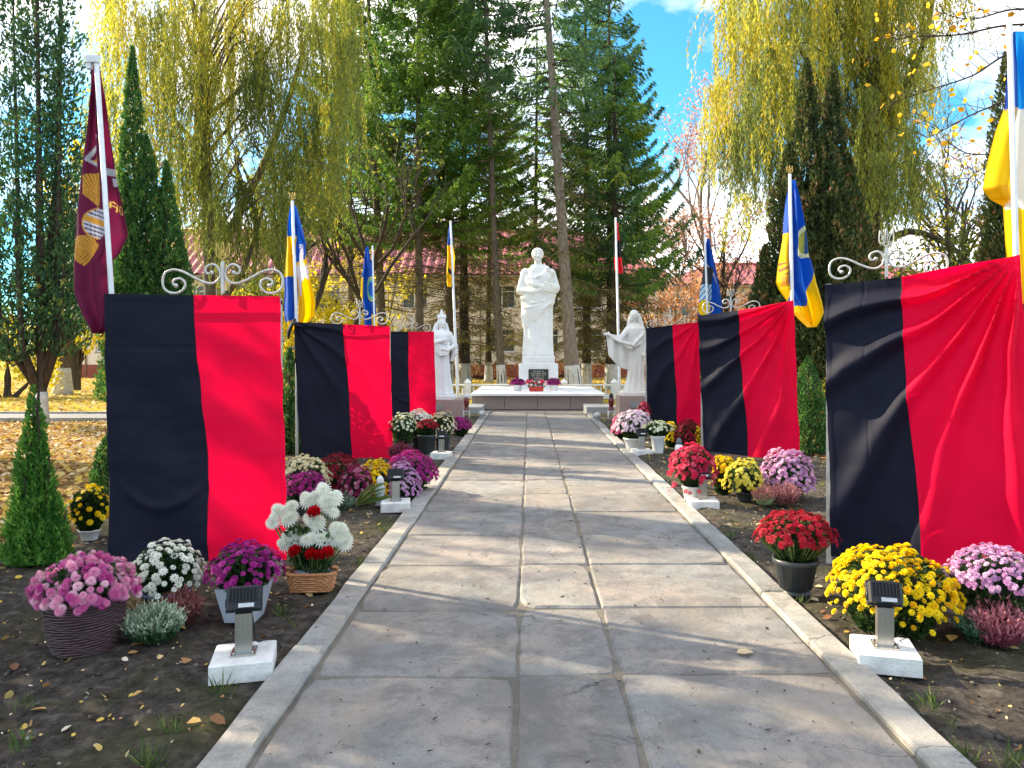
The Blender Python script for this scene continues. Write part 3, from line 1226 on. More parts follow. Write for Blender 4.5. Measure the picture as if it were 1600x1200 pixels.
for j in range(nv - 1):
    k = j * nu
    fs.append((k, k + nu, m0 + k + nu, m0 + k))
    k = j * nu + nu - 1
    fs.append((m0 + k, m0 + k + nu, k + nu, k))
b.add(vs, fs)
b.tube([(-0.5, -0.15, 1.12), (-0.3, -0.17, 1.02), (-0.05, -0.19, 0.95), (0.14, -0.12, 1.15), (0.17, 0.0, 1.28)], [0.025, 0.04, 0.045, 0.04, 0.05], 8)
b.tube([(-0.3, -0.15, 1.0), (-0.1, -0.18, 0.88), (0.1, -0.14, 0.98), (0.17, -0.05, 1.1)], [0.02, 0.03, 0.03, 0.02], 8)
b.capsule((0.16, 0, 1.30), (0.21, -0.02, 1.02), 0.065, 0.05)
b.capsule((0.21, -0.02, 1.02), (0.21, -0.10, 0.82), 0.045, 0.032)
hand(b, (0.21, -0.10, 0.82), (0.21, -0.12, 0.68))
b.capsule((0, 0, 1.36), (-0.01, -0.01, 1.5), 0.06, 0.05)
head(b, (-0.025, -0.025, 1.565), 1.0, -0.45)
b.ell((0.0, 0.02, 1.585), (0.10, 0.10, 0.115))
b.tube([(0.07, 0.0, 1.6), (0.11, 0.02, 1.5), (0.15, 0.02, 1.33)], [0.05, 0.06, 0.06], 8)
b.tube([(-0.05, 0.05, 1.6), (-0.085, 0.03, 1.5), (-0.11, 0.02, 1.36)], [0.04, 0.05, 0.05], 8)
R_ = P(991, 610, 20.4)
rst = thing('veiled_statue', 'cream statue of a veiled woman holding out a cloth right of the monument', 'statue', (R_.x, 20.4, 0.67))
place('figure', remeshed(b, 'veiled_statue', M['cream_stone'], 0.011, 1.27), rst)
for nm, c, bw, zt, lab, base_m, mt in (('statue_base', L_.x - 0.02, 1.25, 0.46, 'pink granite base under the crowned statue', 'white_plaster', 'granite'),
                                     ('statue_base', R_.x + 0.02, 0.95, 0.56, 'pale pink granite base under the veiled statue', 'cream_stone', 'granite')):
    t = thing(nm, lab, 'statue base', (c, 20.4, 0), 0, 'bases of the side statues')
    b = MB()
    b.box((0, 0, zt / 2), (bw, 0.9, zt), bev=0.01)
    b.build('block', M[mt], t)
    b = MB()
    b.box((0, 0, zt + 0.055), (0.74, 0.7, 0.11), bev=0.03)
    b.build('socle', M[base_m], t)
    b = MB()
    b.box((-0.05, -0.46, zt * 0.6), (0.26, 0.02, 0.16))
    b.build('plaque', M['grey_granite'], t)
# ------------------------------------------------------------------ memorial stands
SCR = [(1325, 515), (1302, 523), (1287, 502), (1300, 477), (1338, 467), (1370, 498), (1374, 540), (1345, 573), (1300, 578), (1230, 550), (1160, 512),
       (1100, 498), (1052, 515), (1033, 560), (1042, 608), (1078, 634), (1128, 634), (1163, 605), (1165, 572), (1137, 551), (1104, 558), (1094, 580), (1112, 592)]


def smooth_path(pts, sub=4):
    pts = [Vector(p) for p in pts]
    o = []
    for i in range(len(pts) - 1):
        p0, p1, p2, p3 = pts[max(i - 1, 0)], pts[i], pts[i + 1], pts[min(i + 2, len(pts) - 1)]
        for k in range(sub):
            t = k / sub
            o.append(0.5 * ((2 * p1) + (p2 - p0) * t + (2 * p0 - 5 * p1 + 4 * p2 - p3) * t * t + (3 * p1 - p0 - 3 * p2 + p3) * t ** 3))
    o.append(pts[-1])
    return o


def scroll_mesh(sgn):
    b = MB()
    pts = [(sgn * (1390 - x) / 800.0 * 1.0, 0, (640 - y) / 800.0) for x, y in SCR]
    pp = smooth_path(pts, 4)
    b.tube(pp, 0.0095, 8)
    b.ell(pp[0], (0.017,) * 3, 8, 6)
    b.ell(pp[-1], (0.017,) * 3, 8, 6)
    return b.mesh('scroll', M['silver_paint'])


SC_L, SC_R = scroll_mesh(-1), scroll_mesh(1)


def trident_mesh(mat, s=0.16):
    """three pronged emblem"""
    b = MB()
    for sx in (-1, 1):
        b.tube(smooth_path([(sx * 0.36 * s, 0, 1.0 * s), (sx * 0.40 * s, 0, 0.6 * s), (sx * 0.38 * s, 0, 0.25 * s), (sx * 0.22 * s, 0, 0.12 * s), (0, 0, 0.0)]), 0.038 * s, 6)
        b.tube(smooth_path([(sx * 0.36 * s, 0, 0.95 * s), (sx * 0.2 * s, 0, 0.55 * s), (sx * 0.14 * s, 0, 0.3 * s), (sx * 0.22 * s, 0, 0.12 * s)]), 0.032 * s, 6)
        b.tube(smooth_path([(0, 0, 1.05 * s), (sx * 0.08 * s, 0, 0.7 * s), (sx * 0.05 * s, 0, 0.4 * s), (sx * 0.12 * s, 0, 0.15 * s), (0, 0, -0.12 * s)]), 0.034 * s, 6)
    b.tube([(-0.38 * s, 0, 0.24 * s), (0.38 * s, 0, 0.24 * s)], 0.032 * s, 6)
    return b.mesh('trident', mat)


TRI_S = trident_mesh(M['silver_paint'], 0.17)
TRI_G = trident_mesh(M['gold'], 0.11)


def stand(cx, cy, zt, bw, sc, label, tri=None, rot=0.0):
    t = thing('memorial_stand', label, 'stand', (cx, cy, 0), rot, 'memorial stands along the path')
    for x in (-bw / 2, bw / 2):
        b = MB()
        b.box((x, 0, (zt - 0.02) / 2), (0.04, 0.04, zt - 0.02))
        b.build('post', M['silver_paint'], t)
    b = MB()
    b.box((0, 0, zt - 0.05), (bw + 0.04, 0.03, 0.03))
    b.build('crossbar', M['silver_paint'], t)
    for me in (SC_L, SC_R):
        place('scroll', me, t, (0, 0, zt + 0.015), (0, 0, 0), (sc, 1, sc))
    b = MB()
    b.box((0, 0, zt + 0.12 * sc + 0.015), (0.022, 0.022, 0.24 * sc))
    b.build('finial_post', M['silver_paint'], t)
    place('trident', tri or TRI_S, t, (0, 0, zt + 0.25 * sc + 0.02), (0, 0, 0), (.72, .72, .72))
    return t


def stand_px(px, py, Y, bw_px, sc, label, tri=None, rot=0.0):
    p = P(px, py, Y)
    return stand(p.x, Y, p.z, bw_px / 1200.0 * Y, sc, label, tri, rot)


stand_px(348, 462, 5.70, 176, 1.0, 'scroll topped memorial stand under the first cloth on the left', trident_mesh(M['gold'], 0.17))
stand_px(562, 508, 12.15, 92, 1.0, 'scroll topped memorial stand under the second cloth on the left')
stand_px(644, 519, 18.7, 62, 1.0, 'scroll topped memorial stand with trident under the farthest left cloth')
stand_px(1385, 436, 5.74, 168, 0.90, 'scroll topped memorial stand under the big cloth at right edge', None, math.radians(-29))
stand_px(1142, 490, 12.35, 88, 1.0, 'scroll topped memorial stand under the second cloth on the right', None, math.radians(-20))
stand_px(1040, 514, 18.0, 60, 1.0, 'scroll topped memorial stand under the farthest right cloth', None, math.radians(-16))


# ------------------------------------------------------------------ black and red cloths
def smst(a, b, x):
    t = min(1, max(0, (x - a) / (b - a)))
    return t * t * (3 - 2 * t)


def cloth(label, TL, TR, BL, BR, seam, fold, nv=110, nu=60):
    TL, TR, BL, BR = map(Vector, (TL, TR, BL, BR))
    base = (BL + BR) / 2
    t = thing('cloth_banner', label, 'cloth', base, 0, 'black and red cloths draped over the stands')
    nrm = (TR - TL).cross(BL - TL).normalized()
    if nrm.y > 0:
        nrm = -nrm
    W = (TR - TL).length
    H = (BL - TL).length
    for nm, side, mat in (('black_half', 0, M['black_cloth']), ('red_half', 1, M['red_cloth'])):
        V, F = [], []
        for j in range(nv + 1):
            v = (j / nv)
            su = seam[0] + (seam[1] - seam[0]) * v + 0.008 * math.sin(v * 7 + seam[0] * 20)
            for i in range(nu + 1):
                q = i / nu
                u = su * q if side == 0 else su + (1 - su) * q
                p = TL.lerp(TR, u).lerp(BL.lerp(BR, u), v)
                dn, dx, dz = fold(u, v)
                hem = 0.0035 * (smst(.972, .976, v) + smst(.972, .978, u) + (1 - smst(.022, .028, u)) + (1 - smst(.02, .024, v)))
                seamr = 0.004 * math.exp(-((u - su) * W / 0.008) ** 2)
                fine = 0.0022 * fb(u, v, 9, 14, seam[0] * 9 + 3, 2)
                edge = 0.014 * fb(0, v, 1, 4, seam[1] * 11) * (u - .5) * 2
                p = p + nrm * (dn + 0.004 * side + hem + seamr + fine) + Vector((dx + edge, 0, dz)) - base
                V.append(p)
        for j in range(nv):
            for i in range(nu):
                k = j * (nu + 1) + i
                F.append((k, k + nu + 1, k + nu + 2, k + 1))
        place(nm, np_mesh(nm, V, F, mat, smooth=True), t)
    return t


def fb(u, v, su, sv, o, oct=3):
    return mnoise.fractal(Vector((u * su + o, v * sv + o * 1.7, o)), 1.0, 2.0, oct)


def crease(x, c, w=0.006):
    return math.exp(-((x - c) / w) ** 2)


def fold_calm(o, hang=(0.0, 0.0)):
    def f(u, v):
        d = 0.022 * fb(u, v, 1.6, 1.3, o) * smst(0, .25, v) + 0.006 * fb(u, v, 4, 9, o + 3)
        d += 0.010 * (abs(fb(u * .5 + v * .25, v, 2.2, 5.0, o + 11))) * smst(.05, .3, v)
        # slanting drag lines
        d += 0.010 * smst(.15, .5, v) * math.sin(11 * (v * 1.3 - u * 0.8) + o + 1.5 * fb(u, v, 1, 1, o + 5))
        d -= 0.005 * (crease(u, 0.37, .004) + crease(v, 0.20, .004) + crease(v, .47, .003))
        # a smile shaped drag fold low down
        s = v - (0.80 - 0.14 * ((u - 0.3) / 0.3) ** 2)
        d += 0.018 * math.exp(-(s / 0.02) ** 2) * smst(0.02, .2, u) * (1 - smst(.45, .6, u))
        dx = 0.012 * fb(0, v, 1, 3, o + 7) + 0.012 * (v - .5) * u
        dz = 0.012 * math.sin(u * 9 + o) * smst(0.8, 1, v)
        return d, dx, dz
    return f


def fold_tied(o, tie, amp, k, W, H, reach=1.0, sag=0.0):
    """folds that fan out from a tied corner tie=(u,v)"""
    def f(u, v):
        du, dv = (u - tie[0]) * W, (v - tie[1]) * H
        r = math.hypot(du, dv) + 1e-6
        th = math.atan2(dv, abs(du) + 1e-6)
        env = smst(0.02, 0.35, r) * math.exp(-r / (1.5 * reach))
        w = math.sin(k * th + 2.2 * fb(u, v, 1.1, 1.1, o) + o)
        sh = (0.5 + 0.5 * w) ** 3.2
        d = amp * env * sh * 1.7
        d += 0.020 * fb(u, v, 2.0, 1.7, o + 2) * smst(0, .2, v) + 0.005 * fb(u, v, 5, 8, o + 4)
        d += 0.016 * smst(.3, .7, v) * math.sin(8 * (v * 0.9 + u * 1.1) + o)
        d -= 0.005 * (crease(u, 0.22, .004) + crease(v, 0.33, .003) + crease(v, .66, .003))
        dz = -sag * math.sin(PI * u) * (1 - v) + 0.015 * math.sin(u * 8 + o) * smst(.8, 1, v)
        dx = 0.012 * fb(0, v, 1, 3, o + 7)
        return d, dx, dz
    return f


cloth('black and red cloth at left front beside the maroon flag', P(162, 459, 5.62), P(440, 463, 5.62), P(172, 880, 5.62), P(448, 872, 5.56), (0.515, 0.575), fold_calm(1.0))
cloth('black and red cloth second on the left with a knotted black corner', P(459, 503, 12.05), P(609, 510, 12.05), P(470, 712, 12.05), P(615, 722, 12.0), (0.52, 0.565),
      fold_tied(4.0, (0.0, 0.0), 0.035, 15, 1.5, 2.1, 0.7))
cloth('black and red cloth farthest on the left near the crowned statue', P(609, 518, 18.6), P(679, 518, 18.6), P(612, 653, 18.6), P(682, 660, 18.6), (0.41, 0.40), fold_calm(6.0))
cloth('big black and red cloth at right edge with strong diagonal folds', P(1288, 445, 5.85), P(1594, 398, 5.20), P(1300, 872, 5.75), P(1625, 905, 5.15), (0.415, 0.46),
      fold_tied(2.0, (1.0, 0.0), 0.075, 21, 1.35, 2.2, 1.6, 0.03), nv=110, nu=60)
cloth('black and red cloth second on the right tied to a flagpole', P(1091, 493, 12.3), P(1240, 469, 11.7), P(1100, 706, 12.3), P(1250, 718, 11.6), (0.435, 0.475),
      fold_tied(7.0, (1.0, 0.0), 0.07, 19, 1.55, 2.2, 1.6, 0.02))
cloth('black and red cloth farthest on the right beside the veiled statue', P(1009, 513, 17.9), P(1093, 503, 17.5), P(1012, 664, 17.9), P(1096, 676, 17.5), (0.51, 0.57),
      fold_tied(9.0, (1.0, 0.0), 0.04, 13, 1.3, 2.2, 1.2))
# knotted corner of the second left cloth
b = MB()
kx = P(457, 508, 12.02)
kn = thing('cloth_knot', 'knotted black cloth corner tied to the flagpole with two flags', 'cloth knot', kx)
b.tube([(0.03, 0.03, 0.10), (0.0, 0, 0.03), (-0.05, -0.02, -0.10), (-0.06, -0.02, -0.22)], [0.03, 0.05, 0.05, 0.02], 8, flat=0.5)
b.tube([(0.0, -0.02, 0.05), (0.09, -0.03, -0.01), (0.2, 0.0, -0.03)], [0.04, 0.045, 0.02], 8, flat=0.6)
b.build('knot', M['black_cloth'], kn)


# ------------------------------------------------------------------ flag poles and flags
def pole(label, pts, r0, r1, mat, finial=None, arm=None, fz=0.0):
    base = Vector((pts[-1].x, pts[-1].y, 0))
    t = thing('flagpole', label, 'flagpole', base, 0)
    b = MB()
    b.tube([base * 0, Vector(pts[-1]) - base, Vector(pts[0]) - base], [r0, r0, r1], 12)
    b.build('pole', mat, t)
    top = Vector(pts[0]) - base
    if finial:
        place('finial', finial, t, (top.x, top.y, top.z + 0.015))
    if arm:
        b = MB()
        b.box((top.x + arm / 2, top.y, top.z - 0.02), (abs(arm) + 0.05, 0.05, 0.06), bev=0.01)
        b.box((top.x + arm, top.y, top.z - 0.055), (0.035, 0.03, 0.08))
        b.build('arm_bracket', mat, t)
    return t


pole('pale flagpole carrying the maroon flag at left', [P(150, 88, 5.74), P(175, 470, 5.74)], 0.019, 0.018, M['white_paint'], arm=-0.05)
pole('white flagpole with gold trident beside the second left cloth', [P(457, 314, 12.1), P(464, 520, 12.1)], 0.026, 0.022, M['white_paint'], TRI_G)
pole('thin white flagpole behind the farthest left cloth', [P(582, 384, 18.9), P(585, 510, 18.9)], 0.022, 0.02, M['white_paint'])
pole('tall slim white flagpole left of the tall statue', [P(704, 345, 23.5), P(715, 610, 23.5)], 0.045, 0.03, M['white_paint'])
pole('tall slim white flagpole beside the veiled statue', [P(962, 340, 24.0), P(968, 600, 24.0)], 0.045, 0.03, M['white_paint'])
pole('white flagpole between the two far right cloths', [P(1101, 366, 17.6), P(1106, 500, 17.6)], 0.026, 0.022, M['white_paint'])
pole('white flagpole with gold trident at right by the brown thuja', [P(1234, 272, 11.75), P(1238, 480, 11.75)], 0.028, 0.024, M['white_paint'], TRI_G)
pole('white flagpole at the right edge of the photo', [P(1577, 36, 5.25), P(1590, 480, 5.25)], 0.019, 0.018, M['white_paint'])


def drape(label, rows, Y, cfun, nf=3.0, amp=0.05, ph=0.0, nu=70, nv=150, lean=0.0):
    """a hanging flag; rows: (y, x_left, x_right) of its outline as seen from the path; cfun gives the printed colour"""
    ysr = [r[0] for r in rows]
    V, C = [], []
    org = P(rows[0][1], rows[-1][0], Y)
    for j in range(nv + 1):
        v = j / nv
        py = ysr[0] + (ysr[-1] - ysr[0]) * v
        xl = np.interp(py, ysr, [r[1] for r in rows])
        xr = np.interp(py, ysr, [r[2] for r in rows])
        for i in range(nu + 1):
            u = i / nu
            px = xl + (xr - xl) * u
            wig = fb(u, v, 1.2, 2.2, ph)
            dep = amp * smst(0, 0.15, v) * (math.sin(2 * PI * nf * u + ph + 1.6 * math.sin(2.2 * v + ph) + 1.2 * wig) + 0.5 * math.sin(2 * PI * nf * 0.5 * u + 3 * v)) + lean * v
            p = P(px, py, Y)
            p.y += dep + 0.05
            V.append(p - org)
            C.append(cfun(px, py, u, v))
    F = []
    for j in range(nv):
        for i in range(nu):
            k = j * (nu + 1) + i
            F.append((k, k + nu + 1, k + nu + 2, k + 1))
    o = place('flag', np_mesh('flag', V, F, M['flag_print'], smooth=True, cols=np.array(C)), None, org)
    return tag(o, label, 'flag')


BLUE, YEL = (0.006, 0.085, 0.50), (0.85, 0.53, 0.0)
MAR, GOLD, GREY, LIL = (0.15, 0.010, 0.050), (0.68, 0.34, 0.05), (0.50, 0.51, 0.58), (0.62, 0.60, 0.74)
GLY = {'A': ["01110", "10001", "10001", "11111", "10001", "10001", "10001"], 'O': ["01110", "10001", "10001", "10001", "10001", "10001", "01110"]}


def glyph(ch, x, y):
    if 0 <= x < 1 and 0 <= y < 1:
        return GLY[ch][int(y * 7)][int(x * 5)] == '1'
    return False


def c_maroon(px, py, u, v):
    c = MAR
    # grey chevron with a gold wedge inside
    if px < 151:
        for (x0, y0, x1, y1) in ((149, 212, 131, 247), (131, 247, 152, 259)):
            dx, dy = x1 - x0, y1 - y0
            L = math.hypot(dx, dy)
            tt = ((px - x0) * dx + (py - y0) * dy) / L / L
            if -0.05 <= tt <= 1.05 and abs((px - x0) * dy - (py - y0) * dx) / L < 2.4:
                c = GREY
        if 243 < py < 254 and px > 137 and abs(py - 248) < (px - 136) * 0.42:
            c = GOLD
    # upper wing: feathers fanning from the lower right
    fx, fy = 152.0, 326.0
    dx, dy = fx - px, fy - py
    r, a = math.hypot(dx, dy), math.atan2(dy, dx)
    if px < 155 and 0.75 < a < 1.75 and 8 < r < 60 * (0.75 + 0.25 * math.sin((a - 0.55) * 2.2)) and px > 126:
        c = GOLD if (a * 13) % 1.0 > 0.22 else (0.20, 0.06, 0.02)
    # striped canopy in a gold ring
    ex, ey = (px - 147) / 21.0, (py - 347) / 25.0
    e = ex * ex + ey * ey
    if e < 1 and px < 162:
        q = (py - 347) - (px - 147) * 0.35
        if abs(q + 2) < 5:
            c = GOLD
        else:
            c = LIL if (q / 6.5) % 1.0 > 0.35 else (0.04, 0.035, 0.05)
        if e > 0.84 and px < 150:
            c = GOLD
    # lower wing
    fx, fy = 160.0, 362.0
    dx, dy = fx - px, py - fy
    r, a = math.hypot(dx, dy), math.atan2(dy, dx)
    if 0.15 < a < 1.0 and 22 < r < 62 and e > 1.02:
        c = GOLD if (a * 15) % 1.0 > 0.25 else (0.20, 0.06, 0.02)
    # right half: grey tab and the letters that show
    if px > 160:
        if 260 < py < 272 and px < 176:
            c = GREY
        if 274 < py < 288 and px > 165 + (py - 274) * 0.2:
            c = (0.55, 0.52, 0.6)
    yy = py - (px - 166) * 0.62
    if px > 164 and glyph('A', (px - 165.0) / 8.0, (yy - 311) / 13.0):
        c = (0.75, 0.5, 0.1)
    if px > 164 and glyph('O', (px - 175.5) / 7.5, (yy - 311) / 13.0):
        c = (0.75, 0.5, 0.1)
    return c


drape('maroon flag with gold wings and striped emblem at left',
      [(98, 137, 150), (150, 131, 158), (200, 125, 166), (270, 115, 176), (330, 108, 188), (365, 106, 193), (395, 105, 180), (405, 105, 170), (455, 105, 171), (490, 118, 173), (512, 134, 164), (521, 141, 152)],
      5.75, c_maroon, 2.2, 0.035, 0.6, 90, 260)


def c_l2(px, py, u, v):
    if px < 463:
        c = BLUE if py < 369 else (YEL if py < 432 else (BLUE if py < 499 + (463 - px) * 0.25 else YEL))
        return c
    c = BLUE if py < 398 + (478 - px) * 0.9 else YEL
    # sword with star burst
    if abs(px - 468.5) < 1.6 + (0.6 if py > 430 else 0) and 388 < py < 462:
        c = LIL
    dx, dy = px - 470, (py - 424)
    r, a = math.hypot(dx, dy), math.atan2(dy, dx)
    if r < 15 * (0.55 + 0.45 * abs(math.cos(4 * a))):
        c = (0.68, 0.66, 0.78)
    if 380 < py < 388 and 466 < px < 471:
        c = (0.6, 0.62, 0.7) if int(px * 0.7 + py * 0.5) % 2 else c
    return c


drape('blue and yellow flag with sword and star behind the knotted cloth',
      [(320, 452, 461), (345, 449, 466), (380, 445, 477), (405, 442, 479), (440, 440, 486), (470, 440, 494), (492, 440, 493), (503, 443, 484), (516, 452, 461)], 12.12, c_l2, 2.5, 0.06, 2.0, 90, 220)


def c_l3(px, py, u, v):
    if px < 567 - (py - 465) * 0.02 and 433 < py < 468:
        return YEL
    if py > 490 and px > 580:
        return YEL
    e = math.hypot((px - 581) / 8.0, (py - 451) / 20.0)
    if 0.62 < e < 1.0:
        return (0.12, 0.42, 0.35) if e < 0.85 else (0.55, 0.5, 0.15)
    return BLUE


drape('blue flag with teal ring emblem hanging limp at left back', [(385, 571, 575), (420, 565, 581), (436, 562, 582), (462, 561, 583), (472, 566, 584), (490, 567, 587), (512, 568, 588)], 18.92, c_l3, 2, 0.07, 1.0)
drape('narrow blue and yellow flag high on the slim pole left of the statue', [(352, 701, 706), (383, 698, 707), (400, 698, 710), (425, 697, 709), (440, 697, 707), (448, 699, 704)], 23.52,
      lambda px, py, u, v: BLUE if py < 383 else ((0.03, 0.03, 0.05) if (abs(py - 424 - (px - 703)) < 4 and px > 700) else YEL), 2, 0.06, 3.0, 40, 80)
drape('small red black red flag high on the pole beside the veiled statue', [(347, 962, 966), (375, 962, 969), (377, 960, 970), (402, 960, 972), (420, 961, 974), (427, 966, 974)], 24.02,
      lambda px, py, u, v: (0.62, 0.01, 0.035) if (py < 376 or py > 401) else (0.016, 0.017, 0.03), 2, 0.06, 0.5, 40, 80)


def c_r3(px, py, u, v):
    e = math.hypot((px - 1101) / 9.5, (py - 481) / 12.5)
    if e < 1:
        return YEL
    lx = 1114 - (py - 420) * 0.05
    if px < lx and 416 + (px - 1104) * 0.3 < py < 444:
        return (0.055, 0.055, 0.07)
    if px < 1113 and 444 <= py < 469:
        return (0.55, 0.72, 0.85) if int((px + py * 0.7) / 2.2) % 3 else (0.03, 0.22, 0.5)
    if abs((px - 1109) - (py - 418) * 0.5) < 1.1 and py < 442:
        return (0.6, 0.55, 0.4)
    return BLUE


drape('blue flag with dark and yellow emblems between far right cloths', [(372, 1105, 1109), (400, 1102, 1116), (420, 1100, 1121), (445, 1097, 1126), (470, 1094, 1129), (493, 1092, 1131)], 17.62, c_r3, 2, 0.06, 1.7)


def c_r2(px, py, u, v):
    if px < 1235:
        if py < 364:
            return BLUE
        if 410 < py < 430 and 1221 < px < 1233 and int((py - 410) / 5 + (px - 1221) * 0.1) % 2 == 0:
            return (0.32, 0.14, 0.05)
        if 432 < py < 447 and px > 1223:
            return (0.62, 0.26, 0.02)
        return YEL
    if py > 478 - (px - 1245) * 0.02 and px > 1240:
        return YEL
    if py > 398 and px > 1272 - (py - 420) * 0.20:
        return YEL
    e = math.hypot((px - 1260) / 10.5, (py - 378) / 26.0)
    if 0.72 < e < 1.0 and py < 402:
        return (0.75, 0.72, 0.4)
    if e <= 0.72 and py < 402:
        return (0.32, 0.36, 0.08) if (px < 1258) else (0.03, 0.09, 0.25)
    return BLUE


drape('blue flag with yellow panel and round emblem in front of the brown thuja',
      [(280, 1235, 1245), (340, 1229, 1256), (375, 1226, 1262), (400, 1222, 1264), (408, 1221, 1268), (440, 1217, 1275), (452, 1222, 1279), (472, 1236, 1284), (488, 1243, 1286), (500, 1254, 1281), (511, 1266, 1274)],
      11.78, c_r2, 2.6, 0.07, 0.3, 90, 220)


def c_r1(px, py, u, v):
    if px < 1582:
        return YEL if py < 290 - (px - 1550) * 0.1 else (0.72, 0.36, 0.0)
    if py < 165:
        return (0.005, 0.05, 0.30) if px < 1594 else (0.01, 0.28, 0.75)
    if px < 1593 and py < 310:
        return (0.70, 0.33, 0.02)
    if py < 325:
        return (0.78, 0.77, 0.72)
    return YEL


drape('blue white and yellow flag at the right edge of the photo',
      [(44, 1590, 1612), (100, 1586, 1626), (160, 1583, 1640), (200, 1568, 1650), (250, 1555, 1655), (292, 1547, 1655), (308, 1560, 1652), (318, 1580, 1650), (400, 1586, 1642), (455, 1587, 1634), (474, 1592, 1622)],
      5.30, c_r1, 2.2, 0.035, 1.1, 70, 200)


# ------------------------------------------------------------------ floodlights on concrete bases
def make_light():
    t = thing('floodlight', 'x', 'floodlight', (0, 0, 0), 0, 'small floodlights along the kerbs')
    b = MB()
    b.box((0, 0, 0.035), (0.30, 0.30, 0.095), bev=0.006)
    b.build('base_slab', M['slab_base'], t)
    b = MB()
    b.box((0, 0, 0.087), (0.12, 0.12, 0.01))
    b.box((0, 0, 0.19), (0.08, 0.065, 0.20))
    for sx in (-.045, .045):
        for sy in (-.045, .045):
            b.lathe([(0.007, 0), (0.007, 0.008), (0.004, 0.01)], 6, (sx, sy, 0.092))
    b.build('post', M['steel'], t)
    b = MB()
    b.tube([(-0.085, 0, 0.36), (-0.085, 0, 0.32), (-0.06, 0, 0.298), (0.06, 0, 0.298), (0.085, 0, 0.32), (0.085, 0, 0.36)], 0.006, 6)
    b.build('bracket', M['black_metal'], t)
    b = MB()
    b.tube(smooth_path([(0.0, 0.03, 0.34), (0.03, 0.07, 0.27), (0.045, 0.06, 0.16), (0.06, 0.09, 0.10), (0.12, 0.16, 0.09), (0.17, 0.2, 0.02)]), 0.0045, 5)
    b.build('cable', M['black_metal'], t)
    R = Matrix.Translation((0, 0, 0.362)) @ Matrix.Rotation(math.radians(-28), 4, 'X')
    h = MB()
    h.box((0, 0, 0), (0.165, 0.05, 0.115), bev=0.012)
    h.box((0, 0.03, 0), (0.178, 0.016, 0.128), bev=0.006)
    lamp = h.build('lamp_housing', M['black_metal'], t)
    lamp.matrix_local = R
    for i in range(9):
        f = MB()
        f.box((-0.066 + i * 0.0165, -0.033, 0.014), (0.004, 0.018, 0.07))
        f.build('fin', M['black_metal'], lamp)
    f = MB()
    f.box((0.015, -0.0265, -0.042), (0.075, 0.003, 0.02))
    f.build('rating_label', M['sticker'], lamp)
    f = MB()
    f.box((0, 0.0395, 0), (0.15, 0.004, 0.10))
    f.build('lens', M['glass_dark'], lamp)
    return t


LT = make_light()
lights = [((-1.46, 3.93), 0.25, 'black floodlight on white base beside the pale grey pot at left front'),
          ((-1.40, 8.05), 0.15, 'black floodlight on white base beside the candle jar and lilac flowers'),
          ((-1.385, 12.1), -0.1, 'black floodlight on white base beside the dark pot of red flowers'),
          ((1.86, 4.02), -0.25, 'black floodlight on white base in front of the yellow flowers'),
          ((1.84, 8.15), -0.05, 'black floodlight on white base in front of the crimson flowers'),
          ((1.83, 12.5), 0.1, 'black floodlight on white base below the white bucket of flowers')]
for i, ((x, y), rz, lb) in enumerate(lights):
    if i == 0:
        LT.location = (x, y, 0)
        LT.rotation_euler = (0, 0, rz)
        LT['label'] = lb
    else:
        copy_tree(LT, (x, y, 0), rz, lb)


# ------------------------------------------------------------------ candle lanterns
def candle(label, x, y, s, glass, cap, stand_legs=0.0):
    t = thing('grave_candle', label, 'grave candle', (x, y, stand_legs))
    b = MB()
    b.lathe([(0.05 * s, 0), (0.052 * s, 0.015 * s), (0.034 * s, 0.05 * s), (0.036 * s, 0.07 * s), (0.052 * s, 0.16 * s), (0.05 * s, 0.20 * s), (0.032 * s, 0.225 * s)], 16)
    b.build('glass_jar', glass, t)
    b = MB()
    b.lathe([(0.036 * s, 0.225 * s), (0.038 * s, 0.245 * s), (0.034 * s, 0.275 * s), (0.018 * s, 0.30 * s), (0.004 * s, 0.305 * s)], 14)
    b.build('lid', cap, t)
    if stand_legs:
        b = MB()
        for sx in (-1, 1):
            for sy in (-1, 1):
                b.tube([(sx * 0.05 * s, sy * 0.05 * s, -stand_legs), (sx * 0.05 * s, sy * 0.05 * s, 0.0)], 0.008, 5)
        b.box((0, 0, -0.006), (0.12 * s, 0.12 * s, 0.012))
        b.build('legs', M['white_paint'], t)
    return t


M['clear_jar'] = pm('frosted_jar', (0.62, 0.66, 0.66), (0.28, 0.34, 0.33), rough=0.18, scale=14, spec=0.6, stretch=(1, 1, 0.2))
M['red_jar'] = pm('red_jar', (0.22, 0.02, 0.02), (0.06, 0.01, 0.01), rough=0.2, scale=14, spec=0.6)
M['grey_jar'] = pm('grey_jar', (0.10, 0.13, 0.13), rough=0.25, spec=0.5)
g = G(594, 790)
candle('clear glass grave candle with white lid beside yellow flowers', g.x, g.y, 1.05, M['clear_jar'], M['white_plaster'])
g = G(1061, 722)
candle('grey capped white grave candle behind the crimson flowers', g.x, g.y, 1.2, M['white_plaster'], M['grey_jar'])
g = G(729, 655)
candle('dark red grave candle on a white stand left of the terrace', g.x, g.y, 1.45, M['red_jar'], M['white_plaster'], 0.22)
g = G(955, 655)
candle('dark red grave candle on a white stand right of the terrace', g.x, g.y, 1.45, M['red_jar'], M['black_metal'], 0.22)
g = G(640, 712)
candle('dark grey grave candle in the shade beside the burgundy leaves', g.x, g.y, 1.0, M['grey_jar'], M['grey_jar'])
